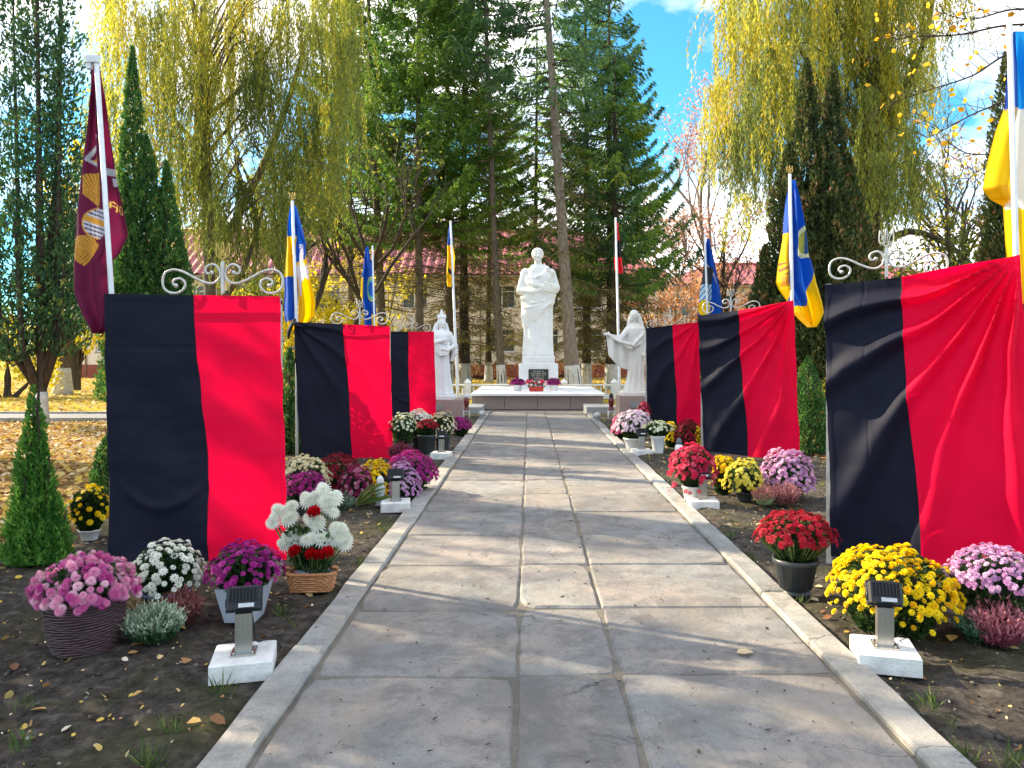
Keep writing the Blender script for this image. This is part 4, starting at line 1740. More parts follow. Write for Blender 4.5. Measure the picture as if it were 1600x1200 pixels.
for x, y, lb in ((-1.19, 19.2, 'small grey spotlight lying on the left kerb near the terrace'), (1.63, 18.6, 'small grey spotlight lying on the right kerb near the terrace')):
    t = thing('spotlight', lb, 'spotlight', (x, y, 0.045), 0.4)
    b = MB()
    b.tube([(0, 0.10, 0.10), (0, -0.06, 0.12)], [0.06, 0.085], 12)
    b.build('lamp_body', M['silver_paint'], t)
    b = MB()
    b.box((0, 0.02, 0.02), (0.06, 0.12, 0.04))
    b.tube([(0, 0.0, 0.03), (0, 0.02, 0.11)], 0.02, 8)
    b.build('foot', M['silver_paint'], t)
# ------------------------------------------------------------------ potted flowers
GREENS = [(0.0, (0.010, 0.028, 0.008)), (0.5, (0.028, 0.070, 0.018)), (1.0, (0.085, 0.14, 0.035))]
M['mum_leaf'] = leaf_mat('mum_leaf', GREENS, 0.25)


def bloom_template(npet=(11, 9, 6), r=1.0, up=0.5, wid=0.34, curl=0.15):
    """a daisy of petal quads, unit radius, facing +Z"""
    V, F = [], []
    for k, n in enumerate(npet):
        rr = r * (1.0 - (0.24 if len(npet) < 4 else 0.10) * k)
        el = ([0.05, 0.42, 0.95] if len(npet) < 4 else [-0.25, 0.1, 0.45, 0.85, 1.2])[k] + 0.1 * up
        for i in range(n):
            an = 2 * PI * (i + 0.37 * k) / n
            ca, sa = math.cos(an), math.sin(an)
            rad = Vector((ca * math.cos(el), sa * math.cos(el), math.sin(el)))
            tan = Vector((-sa, ca, 0))
            w = wid * rr
            b0 = Vector((ca * 0.08, sa * 0.08, 0.05 + 0.05 * k))
            m = b0 + rad * rr * 0.62
            tip = b0 + rad * rr * 0.95 + Vector((0, 0, -curl * rr * (1 - k * 0.4)))
            o = len(V)
            V += [b0, m + tan * w * 0.5, tip, m - tan * w * 0.5]
            F.append((o, o + 1, o + 2, o + 3))
    return np.array([tuple(v) for v in V]), np.array(F)


T_MUM = bloom_template()
T_POM = bloom_template((9, 9, 7), 0.9, 1.4, 0.5, 0.3)
T_SHAG = bloom_template((15, 15, 13, 11, 8), 1.05, 0.4, 0.22, 0.22)
T_LOW = bloom_template((6, 5), 1.0, 0.8, 0.62, 0.2)
PETALS = {}


def petal_mat(key, stops, src='object'):
    k = (key, src)
    if k not in PETALS:
        PETALS[k] = leaf_mat('petal_%s_%s' % (key, src), stops, 0.3, 0.55, src, spec=0.2)
    return PETALS[k]


PC = {
    'pink': [(0.0, (0.52, 0.05, 0.30)), (0.3, (0.66, 0.16, 0.40)), (0.7, (0.80, 0.38, 0.56)), (1.0, (0.85, 0.60, 0.68))],
    'white': [(0.0, (0.74, 0.74, 0.66)), (1.0, (0.84, 0.84, 0.80))],
    'purple': [(0.0, (0.25, 0.010, 0.16)), (0.6, (0.42, 0.02, 0.27)), (1.0, (0.55, 0.06, 0.34))],
    'yellow': [(0.0, (0.80, 0.44, 0.0)), (0.5, (0.86, 0.60, 0.0)), (1.0, (0.88, 0.70, 0.02))],
    'lilac': [(0.0, (0.44, 0.18, 0.42)), (0.5, (0.62, 0.33, 0.58)), (1.0, (0.76, 0.52, 0.70))],
    'red': [(0.0, (0.22, 0.004, 0.018)), (0.6, (0.42, 0.008, 0.03)), (1.0, (0.55, 0.03, 0.06))],
    'crimson': [(0.0, (0.40, 0.008, 0.05)), (0.6, (0.62, 0.02, 0.09)), (1.0, (0.75, 0.12, 0.2))],
    'darkred': [(0.0, (0.13, 0.004, 0.014)), (1.0, (0.36, 0.01, 0.03))],
    'burgundy': [(0.0, (0.13, 0.005, 0.04)), (0.6, (0.34, 0.02, 0.11)), (1.0, (0.60, 0.25, 0.36))],
    'magenta': [(0.0, (0.24, 0.008, 0.13)), (1.0, (0.48, 0.03, 0.28))],
    'cream': [(0.0, (0.70, 0.60, 0.38)), (1.0, (0.84, 0.78, 0.60))],
    'palelilac': [(0.0, (0.62, 0.45, 0.60)), (1.0, (0.82, 0.70, 0.80))],
    'hotpink': [(0.0, (0.55, 0.06, 0.20)), (1.0, (0.75, 0.18, 0.34))],
    'lemon': [(0.0, (0.62, 0.50, 0.03)), (1.0, (0.82, 0.74, 0.16))],
    'palegreen': [(0.0, (0.55, 0.58, 0.36)), (1.0, (0.80, 0.82, 0.66))],
}


def frame(n, roll):
    n = Vector(n).normalized()
    q = n.to_track_quat('Z', 'Y').to_matrix()
    return q @ Matrix.Rotation(roll, 3, 'Z')


def pot_profile(kind, r, h):
    if kind == 'round':
        return [(r * 0.72, 0), (r * 0.74, h * 0.04), (r * 0.96, h * 0.86), (r * 1.04, h * 0.88), (r * 1.05, h * 0.99), (r * 0.99, h), (r * 0.95, h * 0.93), (r * 0.5, h * 0.9)]
    if kind == 'wicker':
        return [(r * 0.80, 0)] + [(r * (0.80 + 0.24 * math.sin(i / 26 * PI * 0.62)), h * i / 26) for i in range(1, 27)] + [(r * 0.94, h * 0.97), (r * 0.5, h * 0.93)]
    if kind == 'ribbed':
        return [(r * 0.66, 0), (r * 0.68, h * 0.10), (r * 0.60, h * 0.12), (r * 0.62, h * 0.16), (r * 0.74, h * 0.19), (r * 0.95, h * 0.84), (r * 1.05, h * 0.86), (r * 1.07, h), (r * 0.98, h), (r * 0.95, h * 0.94), (r * 0.4, h * 0.9)]
    return [(r * 0.8, 0), (r, h), (r * 0.9, h), (r * 0.5, h * 0.93)]


def add_pot(t, kind, r, h, mat, z0=0.0):
    b = MB()
    if kind == 'wicker':
        prof = pot_profile(kind, r, h)
        n = 88

        b.lathe([(p[0] * .96, p[1]) for p in prof], n, (0, 0, z0))
        for i in range(20):
            zz = h * (i + .5) / 20
            rr = r * (0.80 + 0.24 * math.sin((i + .5) / 20 * PI * 0.62))
            pts = []
            for k in range(97):
                a = 2 * PI * k / 96
                q = rr * (1 + 0.016 * math.sin(a * 16 + (PI if i % 2 else 0)))
                pts.append((q * math.cos(a), q * math.sin(a), z0 + zz + 0.0025 * math.sin(a * 5 + i)))
            b.tube(pts, (h / 20) * (.42 if i < 19 else .62), 5)
    elif kind == 'ribbed':
        b.lathe(pot_profile(kind, r, h), 96, (0, 0, z0), lambda ph, i: 1 + (0.03 * abs(math.cos(ph * 12)) if 4 <= i <= 5 else 0))
    elif kind == 'square':
        q = r * 0.78
        vs, fs = [], []
        for (w, z) in ((q * 0.7, 0), (q * 1.05, h), (q * 0.93, h), (q * 0.88, h * 0.9)):
            for sx, sy in ((-1, -1), (1, -1), (1, 1), (-1, 1)):
                vs.append((sx * w, sy * w * 0.9, z + z0))
        for k in range(3):
            for i in range(4):
                fs.append((k * 4 + i, k * 4 + (i + 1) % 4, k * 4 + 4 + (i + 1) % 4, k * 4 + 4 + i))
        fs.append((3, 2, 1, 0))
        fs.append((12, 13, 14, 15))
        b.add(vs, fs)
    else:
        b.lathe(pot_profile(kind, r, h), 32, (0, 0, z0))
    return b.build('pot', mat, t)


def mum(label, px, base, w, top, low, colour, bloom_px, pot=None, sep=False, tmpl=T_MUM, flat=1.0, cover=1.0, stems=False, leafdens=1.0, stray=0.0, z0=0.0, Y=None, leafm=None, name='chrysanthemum'):
    Yc = Y if Y else GY(base)
    R = w / 2 / 1200.0 * Yc
    X = (px - 827) / 1200.0 * Yc
    ztop = CAMZ - (top - 556) / 1200.0 * Yc - z0
    zlow = CAMZ - (low - 556) / 1200.0 * (Yc - R * 0.9) - z0
    zlow = max(min(zlow, ztop - R * 0.25), 0.01)
    H = ztop - zlow
    t = thing(name, label, 'potted flowers', (X, Yc, z0))
    rad = bloom_px * 0.56 / 1200.0 * Yc
    area = 2 * PI * R * (R * 0.5 + H * 0.5)
    n = int(min(560, cover * area / (PI * rad * rad * 0.62)))
    r = random.Random(int(px * 3 + base))
    mats4, offs = [], []
    ph0 = r.random() * 7
    lum = r.random() * 9
    for i in range(n):
        q = (i + 0.5) / n
        sz = 1 - q * 1.06          # below the rim a little
        ph = i * 2.399963 + ph0 + r.uniform(-.2, .2)
        cr_ = math.sqrt(max(0, 1 - min(1, abs(sz)) ** 2))
        nn = Vector((cr_ * math.cos(ph), cr_ * math.sin(ph), sz * 1.0))
        k = 1 + 0.17 * mnoise.noise(nn * 1.6 + Vector((lum, 0, 0))) + 0.08 * mnoise.noise(nn * 4 + Vector((0, lum, 0))) + r.uniform(-0.07, 0.05)
        if mnoise.noise(nn * 2.6 + Vector((lum, lum, 0))) < -0.34 and cover < 1:
            continue
        p = Vector((nn.x * R * k * 0.97, nn.y * R * k * 0.97, zlow + nn.z * H * k))
        d = Vector((nn.x / R, nn.y / R, max(nn.z, 0.05) / H + 0.25 / R)).normalized()
        d = (d + Vector((r.uniform(-.3, .3), r.uniform(-.3, .3), r.uniform(-.1, .2)))).normalized()
        s = rad * r.uniform(0.66, 1.25)
        mats4.append((p, frame(d, r.random() * 6), s))
    if stray:
        for i in range(int(n * stray)):
            ph = r.random() * 2 * PI
            p = Vector((math.cos(ph) * R * r.uniform(.75, 1.0), math.sin(ph) * R * r.uniform(.75, 1.0), zlow * r.uniform(0.4, 1.0)))
            mats4.append((p, frame(Vector((math.cos(ph), math.sin(ph), 0.7)), r.random() * 6), rad * r.uniform(.7, 1)))
    if sep:
        pm_ = petal_mat(colour, PC[colour], 'object')
        me = np_mesh('bloom', tmpl[0], tmpl[1], pm_)
        mats4.sort(key=lambda m: m[0].y - 0.5 * m[0].z)
        if len(mats4) > 298:
            A = np.array([np.array(Matrix.Translation(p) @ q.to_4x4() @ Matrix.Scale(s, 4)) for p, q, s in mats4[298:]])
            o = place('blooms', inst_mesh('blooms', tmpl[0], tmpl[1], A, petal_mat(colour, PC[colour], 'tint'), rng.rand(len(A))), t)
            o['kind'] = 'stuff'
        for p, q, s in mats4[:298]:
            o = bpy.data.objects.new('bloom', me)
            o.matrix_basis = Matrix.Translation(p) @ q.to_4x4() @ Matrix.Scale(s, 4)
            link(o, t)
    else:
        pm_ = petal_mat(colour, PC[colour], 'tint')
        A = np.array([np.array(Matrix.Translation(p) @ q.to_4x4() @ Matrix.Scale(s, 4)) for p, q, s in mats4])
        o = place('blooms', inst_mesh('blooms', tmpl[0], tmpl[1], A, pm_, rng.rand(len(A))), t)
        o['kind'] = 'stuff'
    # leaves: a leafy dome under the flowers narrowing to the pot
    nl = int((1500 if Yc < 7 else 600) * leafdens)
    q = rng.rand(nl, 3)
    ph = q[:, 0] * 2 * PI
    prad = pot[1] if pot else R * 0.62
    ptop = pot[2] if pot else 0.0
    hz = q[:, 1]
    zz_ = ptop * 0.96 + (zlow + H * 0.82 - ptop * 0.96) * hz
    rr = (prad * 0.75 + (R * 0.90 - prad * 0.75) * np.minimum(1, hz * 1.5) ** 0.8) * (0.55 + 0.45 * np.sqrt(q[:, 2]))
    over = np.clip((zz_ - zlow) / max(H, 1e-3), 0, 1)
    rr *= np.sqrt(np.clip(1 - over ** 2, 0.05, 1))
    C = np.stack([rr * np.cos(ph), rr * np.sin(ph), zz_], 1)
    A = np.stack([np.cos(ph), np.sin(ph), 0.4 + 0.8 * (rng.rand(nl) - .3)], 1) + rng.normal(0, .35, (nl, 3))
    L = rad * 1.9 * (0.7 + 0.6 * rng.rand(nl))
    L = np.maximum(L, 0.022)
    o = place('foliage', leaf_mesh('foliage', C, A, L, L * 0.45, leafm or M['mum_leaf'], rng.rand(nl)), t)
    o['kind'] = 'stuff'
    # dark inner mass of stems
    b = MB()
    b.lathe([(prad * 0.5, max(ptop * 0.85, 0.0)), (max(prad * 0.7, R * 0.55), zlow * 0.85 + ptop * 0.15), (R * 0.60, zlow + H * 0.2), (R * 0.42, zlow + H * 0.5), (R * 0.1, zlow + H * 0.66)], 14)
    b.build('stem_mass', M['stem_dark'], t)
    if stems:
        b = MB()
        for i in range(150):
            an = r.random() * 2 * PI
            k = math.sqrt(r.random())
            r0, r1 = prad * 0.8 * k, R * 0.97 * k
            b.tube([(r0 * math.cos(an), r0 * math.sin(an), ptop), ((r0 + r1) * .52 * math.cos(an), (r0 + r1) * .52 * math.sin(an), (ptop + zlow) * 0.5), (r1 * math.cos(an), r1 * math.sin(an), zlow + H * 0.5 * (1 - k))], 0.0028, 4, caps=False)
        b.build('stems', M['stem_green'], t)
    if pot:
        add_pot(t, pot[0], pot[1], pot[2], pot[3])
    return t


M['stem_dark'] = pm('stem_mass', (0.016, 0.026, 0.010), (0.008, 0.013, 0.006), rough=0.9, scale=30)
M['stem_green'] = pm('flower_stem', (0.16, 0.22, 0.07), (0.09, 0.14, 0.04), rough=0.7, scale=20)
M['wicker'] = pm('brown_wicker', (0.095, 0.048, 0.055), (0.05, 0.026, 0.030), rough=0.5, scale=30, spec=0.45)
M['blue_pot'] = pm('blue_pot', (0.08, 0.17, 0.32), (0.05, 0.11, 0.22), rough=0.35, scale=8)
M['grey_pot'] = pm('pale_grey_pot', (0.42, 0.44, 0.50), (0.34, 0.36, 0.42), rough=0.4, scale=8)
M['dark_pot'] = pm('dark_grey_pot', (0.052, 0.060, 0.066), (0.035, 0.04, 0.045), rough=0.4, scale=8)
M['white_pot'] = pm('white_pot', (0.74, 0.75, 0.76), (0.64, 0.65, 0.66), rough=0.4, scale=8)
M['red_pot'] = pm('red_pot', (0.55, 0.05, 0.03), (0.42, 0.03, 0.02), rough=0.4, scale=8)
M['film'] = pm('grey_film', (0.30, 0.34, 0.42), (0.20, 0.23, 0.30), rough=0.15, scale=12, spec=0.6)
M['orange_wicker'] = pm('orange_wicker', (0.52, 0.24, 0.11), (0.36, 0.15, 0.06), rough=0.5, scale=30)

# front left
mum('pink chrysanthemum in the dark brown wicker pot', 133, 1012, 150, 872, 952, 'pink', 15, ('wicker', 0.190, 0.285, M['wicker']), True, T_SHAG)
mum('white chrysanthemum in the blue pot', 260, 962, 106, 846, 925, 'white', 12.5, ('round', 0.135, 0.16, M['blue_pot']), True, T_POM, cover=0.72)
mum('purple chrysanthemum in the pale grey square pot', 382, 966, 112, 852, 915, 'purple', 12, ('square', 0.165, 0.21, M['grey_pot']), True, T_MUM, cover=0.85)
mum('sparse golden chrysanthemum in white pot beside the small thuja', 140, 843, 62, 760, 815, 'yellow', 9, ('round', 0.085, 0.09, M['white_pot']), False, T_MUM, cover=0.38, leafdens=1.6)
# second left group
mum('cream chrysanthemum beside the first left cloth', 475, 788, 78, 714, 762, 'cream', 8, None, False, T_POM)
mum('wine red chrysanthemum in front of the cream one', 474, 800, 76, 738, 772, 'magenta', 7, ('round', 0.14, 0.12, M['dark_pot']), False)
mum('large dark red chrysanthemum under the second left cloth', 525, 772, 96, 712, 762, 'darkred', 7, None, False)
mum('burgundy and pink chrysanthemum left of the candle jar', 556, 784, 60, 730, 776, 'burgundy', 7, None, False, stray=0.3)
mum('golden yellow chrysanthemum behind the candle jar', 587, 778, 72, 723, 768, 'yellow', 6, None, False, T_POM, stray=0.1)
mum('lilac chrysanthemum behind the second left floodlight', 628, 778, 60, 723, 772, 'lilac', 6, None, False, T_POM)
mum('big magenta chrysanthemum at the kerb by the second left cloth', 644, 769, 82, 707, 752, 'magenta', 6, None, False)
# third left group
mum('white chrysanthemum under the farthest left cloth', 655, 704, 46, 642, 666, 'white', 6, ('round', 0.16, 0.25, M['dark_pot']), False, T_LOW, stray=0.1)
mum('greenish white chrysanthemum left of the dark pot', 630, 715, 46, 646, 672, 'palegreen', 5, ('round', 0.16, 0.22, M['dark_pot']), False, T_LOW, cover=0.4, leafdens=1.5)
mum('red flowers in the dark grey pot by the far left kerb', 667, 708, 38, 656, 668, 'red', 5, ('round', 0.155, 0.31, M['dark_pot']), False, T_LOW)
mum('cream white daisies in a dark pot right of the red ones', 692, 706, 44, 643, 672, 'cream', 4, ('round', 0.13, 0.28, M['dark_pot']), False, T_LOW, cover=0.45, leafdens=1.5)
mum('small magenta chrysanthemum by the far left kerb', 720, 680, 34, 653, 670, 'magenta', 4, None, False, T_LOW)
# front right
mum('deep red chrysanthemum in the ribbed dark grey pot', 1243, 928, 118, 800, 853, 'red', 10, ('ribbed', 0.142, 0.245, M['dark_pot']), True, T_MUM, stems=True, leafdens=0.8)
mum('large bright yellow chrysanthemum under the big right cloth', 1392, 985, 192, 858, 958, 'yellow', 12.5, None, True, T_POM, cover=0.95, stray=0.06)
mum('lilac chrysanthemum at the right edge', 1556, 992, 150, 858, 925, 'lilac', 10, ('round', 0.2, 0.1, M['dark_pot']), True, T_POM)
# second right group
mum('crimson chrysanthemum in a white pot behind the second right floodlight', 1082, 786, 76, 696, 745, 'crimson', 8, ('round', 0.11, 0.19, M['white_pot']), False, stray=0.12)
mum('golden chrysanthemum next to the crimson one', 1130, 772, 44, 714, 738, 'yellow', 7, None, False, T_MUM, stray=0.12)
mum('lemon yellow chrysanthemum left of the large lilac one', 1163, 782, 64, 718, 764, 'lemon', 7, ('round', 0.10, 0.1, M['dark_pot']), False, T_MUM, cover=0.75, stray=0.06)
mum('large lilac chrysanthemum under the second right cloth', 1229, 778, 88, 703, 765, 'lilac', 7, None, False, T_POM)
# third right group
mum('pale lilac chrysanthemum by the far right kerb', 990, 702, 62, 640, 672, 'palelilac', 6, ('round', 0.17, 0.2, M['white_pot']), False, T_LOW)
mum('hot pink chrysanthemum at the far right kerb', 968, 684, 28, 650, 676, 'hotpink', 5, None, False, T_LOW)
mum('white flowers in a tall white bucket on the right', 1028, 708, 48, 659, 674, 'palegreen', 6, ('round', 0.115, 0.29, M['white_pot']), False, T_LOW, cover=0.6, leafdens=1.6)
mum('small yellow chrysanthemum behind the white bucket', 1048, 698, 26, 660, 688, 'yellow', 5, None, False, T_LOW)
mum('dark red chrysanthemum under the farthest right cloth', 1075, 704, 46, 656, 690, 'darkred', 5, None, False, T_LOW)
mum('red flowers beside the base of the veiled statue', 1006, 676, 22, 629, 648, 'crimson', 5, ('round', 0.1, 0.2, M['dark_pot']), False, T_LOW)
mum('small yellow chrysanthemum peeking from the edge of the second right cloth', 1091, 706, 14, 668, 696, 'yellow', 4, None, False, T_LOW)
# on the terrace
for px, lb in ((809, 'magenta chrysanthemum in white pot left of the plaque'), (865, 'magenta chrysanthemum in white pot right of the plaque')):
    mum(lb, px, 0, 25, 591, 601, 'magenta', 3, ('round', 0.15, 0.20, M['white_pot']), False, T_LOW, z0=0.49, Y=24.2)
t = thing('flower_trough', 'red trough of red and white flowers before the plaque', 'flower trough', (P(838, 0, 24.0).x, 24.0, 0.49))
b = MB()
b.box((0, 0, 0.075), (0.42, 0.2, 0.15), taper=1.12)
b.build('trough', M['red_pot'], t)
for key, n, sd in (('crimson', 46, 1), ('white', 16, 2)):
    r = random.Random(sd)
    A = [np.array(Matrix.Translation((r.uniform(-.3, .3), r.uniform(-.16, .1), 0.19 + r.uniform(0, .16) * (1 if key == 'crimson' else .4))) @ frame((r.uniform(-.5, .5), -1, 1), 0).to_4x4() @ Matrix.Scale(0.048, 4)) for _ in range(n)]
    o = place('blooms', inst_mesh('blooms', T_LOW[0], T_LOW[1], A, petal_mat(key, PC[key], 'tint'), rng.rand(n)), t)
    o['kind'] = 'stuff'
C = rng.uniform([-.28, -.12, .13], [.28, .1, .3], (160, 3))
o = place('foliage', leaf_mesh('foliage', C, rng.normal(size=(160, 3)), 0.08, 0.035, M['mum_leaf'], rng.rand(160)), t)
o['kind'] = 'stuff'

# ------------------------------------------------------------------ basket of artificial flowers
bx = G(488, 922)
t = thing('flower_basket', 'orange wicker basket of shaggy white flowers and red roses by the left kerb', 'flower basket', (bx.x, bx.y, 0.0), 0.06)
b = MB()
for i in range(9):
    z = 0.012 + i * 0.0145
    gw = 0.135 + 0.022 * i / 8
    gd = 0.075 + 0.018 * i / 8
    n = 60
    pts = []
    for k in range(n + 1):
        a = 2 * PI * k / n
        ca, sa = math.cos(a), math.sin(a)
        sx = math.copysign(abs(ca) ** 0.45, ca) * gw
        sy = math.copysign(abs(sa) ** 0.45, sa) * gd
        w_ = 1 + 0.03 * math.sin(a * 15 + (PI if i % 2 else 0))
        pts.append((sx * w_, sy * w_, z))
    b.tube(pts, 0.0085 if i < 8 else 0.0125, 6)
b.box((0, 0, 0.01), (0.26, 0.14, 0.012))
b.build('basket', M['orange_wicker'], t)
b = MB()
for sx in (-1, 1):
    b.tube(smooth_path([(sx * 0.155, 0, 0.12), (sx * 0.17, -0.02, 0.155), (sx * 0.15, -0.05, 0.17), (sx * 0.135, -0.02, 0.15)]), 0.011, 6)
b.build('handle', M['orange_wicker'], t)
r = random.Random(11)
V, F = [], []
nn_ = 24
for j in range(7):
    for i in range(nn_):
        a = 2 * PI * i / nn_
        k = 1 - j / 6 * 0.75
        V.append((0.145 * k * math.cos(a) * (1 + r.uniform(-.08, .08)), 0.08 * k * math.sin(a), 0.105 + 0.05 * (j / 6) ** .5 + r.uniform(-.014, .014) + (0.03 if j == 0 and i % 3 == 0 else 0)))
for j in range(6):
    for i in range(nn_):
        F.append((j * nn_ + i, j * nn_ + (i + 1) % nn_, (j + 1) * nn_ + (i + 1) % nn_, (j + 1) * nn_ + i))
place('plastic_film', np_mesh('plastic_film', V, F, M['film']), t)
me_w = np_mesh('white_bloom', T_SHAG[0], T_SHAG[1], petal_mat('white', PC['white'], 'object'))


def rose_template():
    V, F = [], []
    for k in range(5):
        rr = 0.98 - 0.19 * k
        n = 7 - (k // 2)
        for i in range(n):
            a0 = 2 * PI * (i + 0.4 * k) / n
            o = len(V)
            for (da, z, q) in ((-0.55, -0.1, 0.55), (0.55, -0.1, 0.55), (0.62, 0.55 + 0.1 * k, 1.0), (-0.62, 0.55 + 0.1 * k, 1.0)):
                V.append((math.cos(a0 + da) * rr * q, math.sin(a0 + da) * rr * q, z * 0.9))
            F.append((o, o + 1, o + 2, o + 3))
    return np.array(V), np.array(F)


T_ROSE = rose_template()
me_r = np_mesh('rose_bloom', T_ROSE[0], T_ROSE[1], petal_mat('rose', [(0, (0.50, 0.004, 0.012)), (1, (0.62, 0.008, 0.02))], 'object'), smooth=True)
k_ = bx.y / 1200.0
stemb = MB()


def bl(me, nm, px, py, dy, s):
    x, z = (px - 488) * k_, (922 - py) * k_ + dy * 0.32
    n = Vector((x * 1.2, -0.75, 0.55 + z * 0.3))
    o = bpy.data.objects.new(nm, me)
    o.matrix_basis = Matrix.Translation((x, dy, z)) @ frame(n, px).to_4x4() @ Matrix.Scale(s, 4)
    link(o, t)
    stemb.tube([(x * 0.3, dy * 0.3, 0.10), (x * 0.7, dy * 0.8 + 0.02, z * 0.6 + 0.03), (x, dy + 0.02, z)], 0.004, 5)


for px, py, dy in ((488, 788, .10), (505, 790, .06), (520, 787, .08), (512, 800, .05), (436, 803, .02), (452, 797, .05), (430, 815, 0), (450, 812, 0), (500, 778, .11), (475, 795, .1),
                   (458, 832, -.05), (450, 845, -.04), (470, 838, -.05), (497, 820, -.02), (490, 832, -.06), (505, 835, -.06), (525, 822, -.02), (535, 835, -.03), (540, 846, -.03), (522, 838, -.05), (488, 815, 0), (528, 828, -.04)):
    bl(me_w, 'white_bloom', px, py, dy, 0.053 * r.uniform(.85, 1.2))
    for _ in range(2):
        bl(me_w, 'white_bloom', px + r.uniform(-9, 9), py + r.uniform(-7, 7), dy + r.uniform(-.03, .03), 0.046 * r.uniform(.8, 1.15))
for px, py, dy, s in ((492, 800, -.02, .054), (468, 848, -.11, .050), (492, 853, -.11, .048), (516, 851, -.11, .052), (503, 856, -.10, .044)):
    bl(me_r, 'rose_bloom', px, py, dy, s)
stemb.build('stems', M['stem_green'], t)
C = np.stack([rng.uniform(-.15, .15, 420), rng.uniform(-.08, .1, 420), rng.uniform(.12, .42, 420)], 1)
C[:, 0] *= 0.5 + C[:, 2] * 1.5
o = place('foliage', leaf_mesh('foliage', C, rng.normal(size=(420, 3)) + [0, -.3, .5], rng.uniform(.05, .11, 420), rng.uniform(.02, .045, 420), M['mum_leaf'], rng.rand(420)), t)
o['kind'] = 'stuff'


# ------------------------------------------------------------------ heathers and low plants
def heather(label, px, base, w, top, stops, name='heather', n=520, spread=0.55, leafw=0.008):
    Yc = GY(base)
    X = (px - 827) / 1200.0 * Yc
    R = w / 2 / 1200.0 * Yc
    H = CAMZ - (top - 556) / 1200.0 * Yc
    t = thing(name, label, 'plant', (X, Yc, 0.0))
    key = label
    ph = rng.rand(n) * 2 * PI
    k = np.sqrt(rng.rand(n))
    root = np.stack([np.cos(ph) * k * R * 0.5, np.sin(ph) * k * R * 0.4, np.zeros(n)], 1)
    A = np.stack([np.cos(ph) * k * spread, np.sin(ph) * k * spread, np.ones(n)], 1) + rng.normal(0, .12, (n, 3))
    A = unit(A)
    L = H * (0.65 + 0.45 * rng.rand(n)) * (1 - 0.35 * k)
    Cs, As, Ls, Ts = [], [], [], []
    tt = rng.rand(n)
    for s in np.linspace(0.15, 1.0, 9):
        Cs.append(root + A * (L * s)[:, None] + rng.normal(0, .004, (n, 3)))
        As.append(A + rng.normal(0, .45, (n, 3)))
        Ls.append(np.full(n, H * 0.16))
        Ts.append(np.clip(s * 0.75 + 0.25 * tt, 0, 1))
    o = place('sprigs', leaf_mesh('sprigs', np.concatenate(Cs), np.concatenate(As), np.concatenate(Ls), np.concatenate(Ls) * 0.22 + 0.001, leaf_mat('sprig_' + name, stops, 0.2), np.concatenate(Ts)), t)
    o['kind'] = 'stuff'
    return t


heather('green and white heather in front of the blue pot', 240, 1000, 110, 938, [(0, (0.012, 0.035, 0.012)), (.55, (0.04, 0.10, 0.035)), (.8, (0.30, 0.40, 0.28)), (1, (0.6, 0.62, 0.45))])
heather('rusty brown heather right of the green and white one', 282, 976, 56, 918, [(0, (0.05, 0.02, 0.015)), (.6, (0.20, 0.07, 0.06)), (1, (0.36, 0.14, 0.14))])
heather('dried pale heather between wicker pot and blue pot', 218, 972, 60, 925, [(0, (0.08, 0.05, 0.03)), (.6, (0.32, 0.22, 0.12)), (1, (0.5, 0.36, 0.22))], n=260)
heather('pink heather at the right edge below the lilac flowers', 1562, 1006, 84, 930, [(0, (0.05, 0.02, 0.02)), (.5, (0.30, 0.06, 0.10)), (1, (0.62, 0.24, 0.28))])
heather('green heather beside the pink one at right edge', 1528, 1000, 60, 950, [(0, (0.012, 0.035, 0.02)), (.7, (0.05, 0.14, 0.07)), (1, (0.25, 0.38, 0.26))])
heather('pink heather in front of the large lilac flowers', 1228, 788, 44, 752, [(0, (0.08, 0.05, 0.02)), (.5, (0.36, 0.12, 0.12)), (1, (0.65, 0.30, 0.30))])
heather('pale green and pink heather left of the pink heather', 1195, 788, 36, 756, [(0, (0.30, 0.40, 0.18)), (.55, (0.45, 0.55, 0.3)), (.8, (0.55, 0.2, 0.2)), (1, (0.65, 0.28, 0.28))])
heather('burgundy leaved plant under the second left cloth edge', 626, 722, 40, 690, [(0, (0.03, 0.015, 0.015)), (.6, (0.12, 0.02, 0.04)), (1, (0.28, 0.05, 0.09))])
heather('blue green tuft left of the burgundy flowers', 528, 796, 56, 764, [(0, (0.03, 0.06, 0.045)), (.6, (0.09, 0.15, 0.11)), (1, (0.22, 0.30, 0.2))], 'grass_tuft', 160, 1.3)
# iris like blades
t = thing('iris_plant', 'long green blades of a low plant beside the candle jar', 'plant', G(556, 792))
for i in range(16):
    a = random.uniform(-0.3, 1.5)
    ln = random.uniform(0.28, 0.5)
    V, F = [], []
    for k in range(6):
        s = k / 5
        c = Vector((math.cos(a) * ln * s, -0.1 * s + random.uniform(-.01, .01), 0.02 + ln * (0.75 * s - 0.45 * s * s) * (0.6 + 0.8 * math.sin(i))**2 * 0.6 + 0.12 * s))
        w_ = 0.014 * (1 - s ** 2) + 0.002
        V += [c + Vector((0, w_ * .4, w_)), c - Vector((0, w_ * .4, w_))]
    for k in range(5):
        F.append((2 * k, 2 * k + 1, 2 * k + 3, 2 * k + 2))
    place('blade', np_mesh('blade', V, F, M['blade'] if 'blade' in M else M.setdefault('blade', leaf_mat('blade', [(0, (0.06, 0.12, 0.025)), (.7, (0.14, 0.20, 0.05)), (1, (0.34, 0.30, 0.09))], 0.3, src='object'))), t)


# ------------------------------------------------------------------ fallen leaves, tufts, clods
def leaf_shape(n_l, scale):
    """curled fallen leaf of six corners"""
    V = np.array([(-.5, 0, 0), (-.22, .26, .06), (.18, .30, .10), (.5, 0, .02), (.18, -.28, .12), (-.22, -.26, .05)], float)
    F = np.array([(0, 1, 2, 3), (0, 3, 4, 5)])
    return V, F


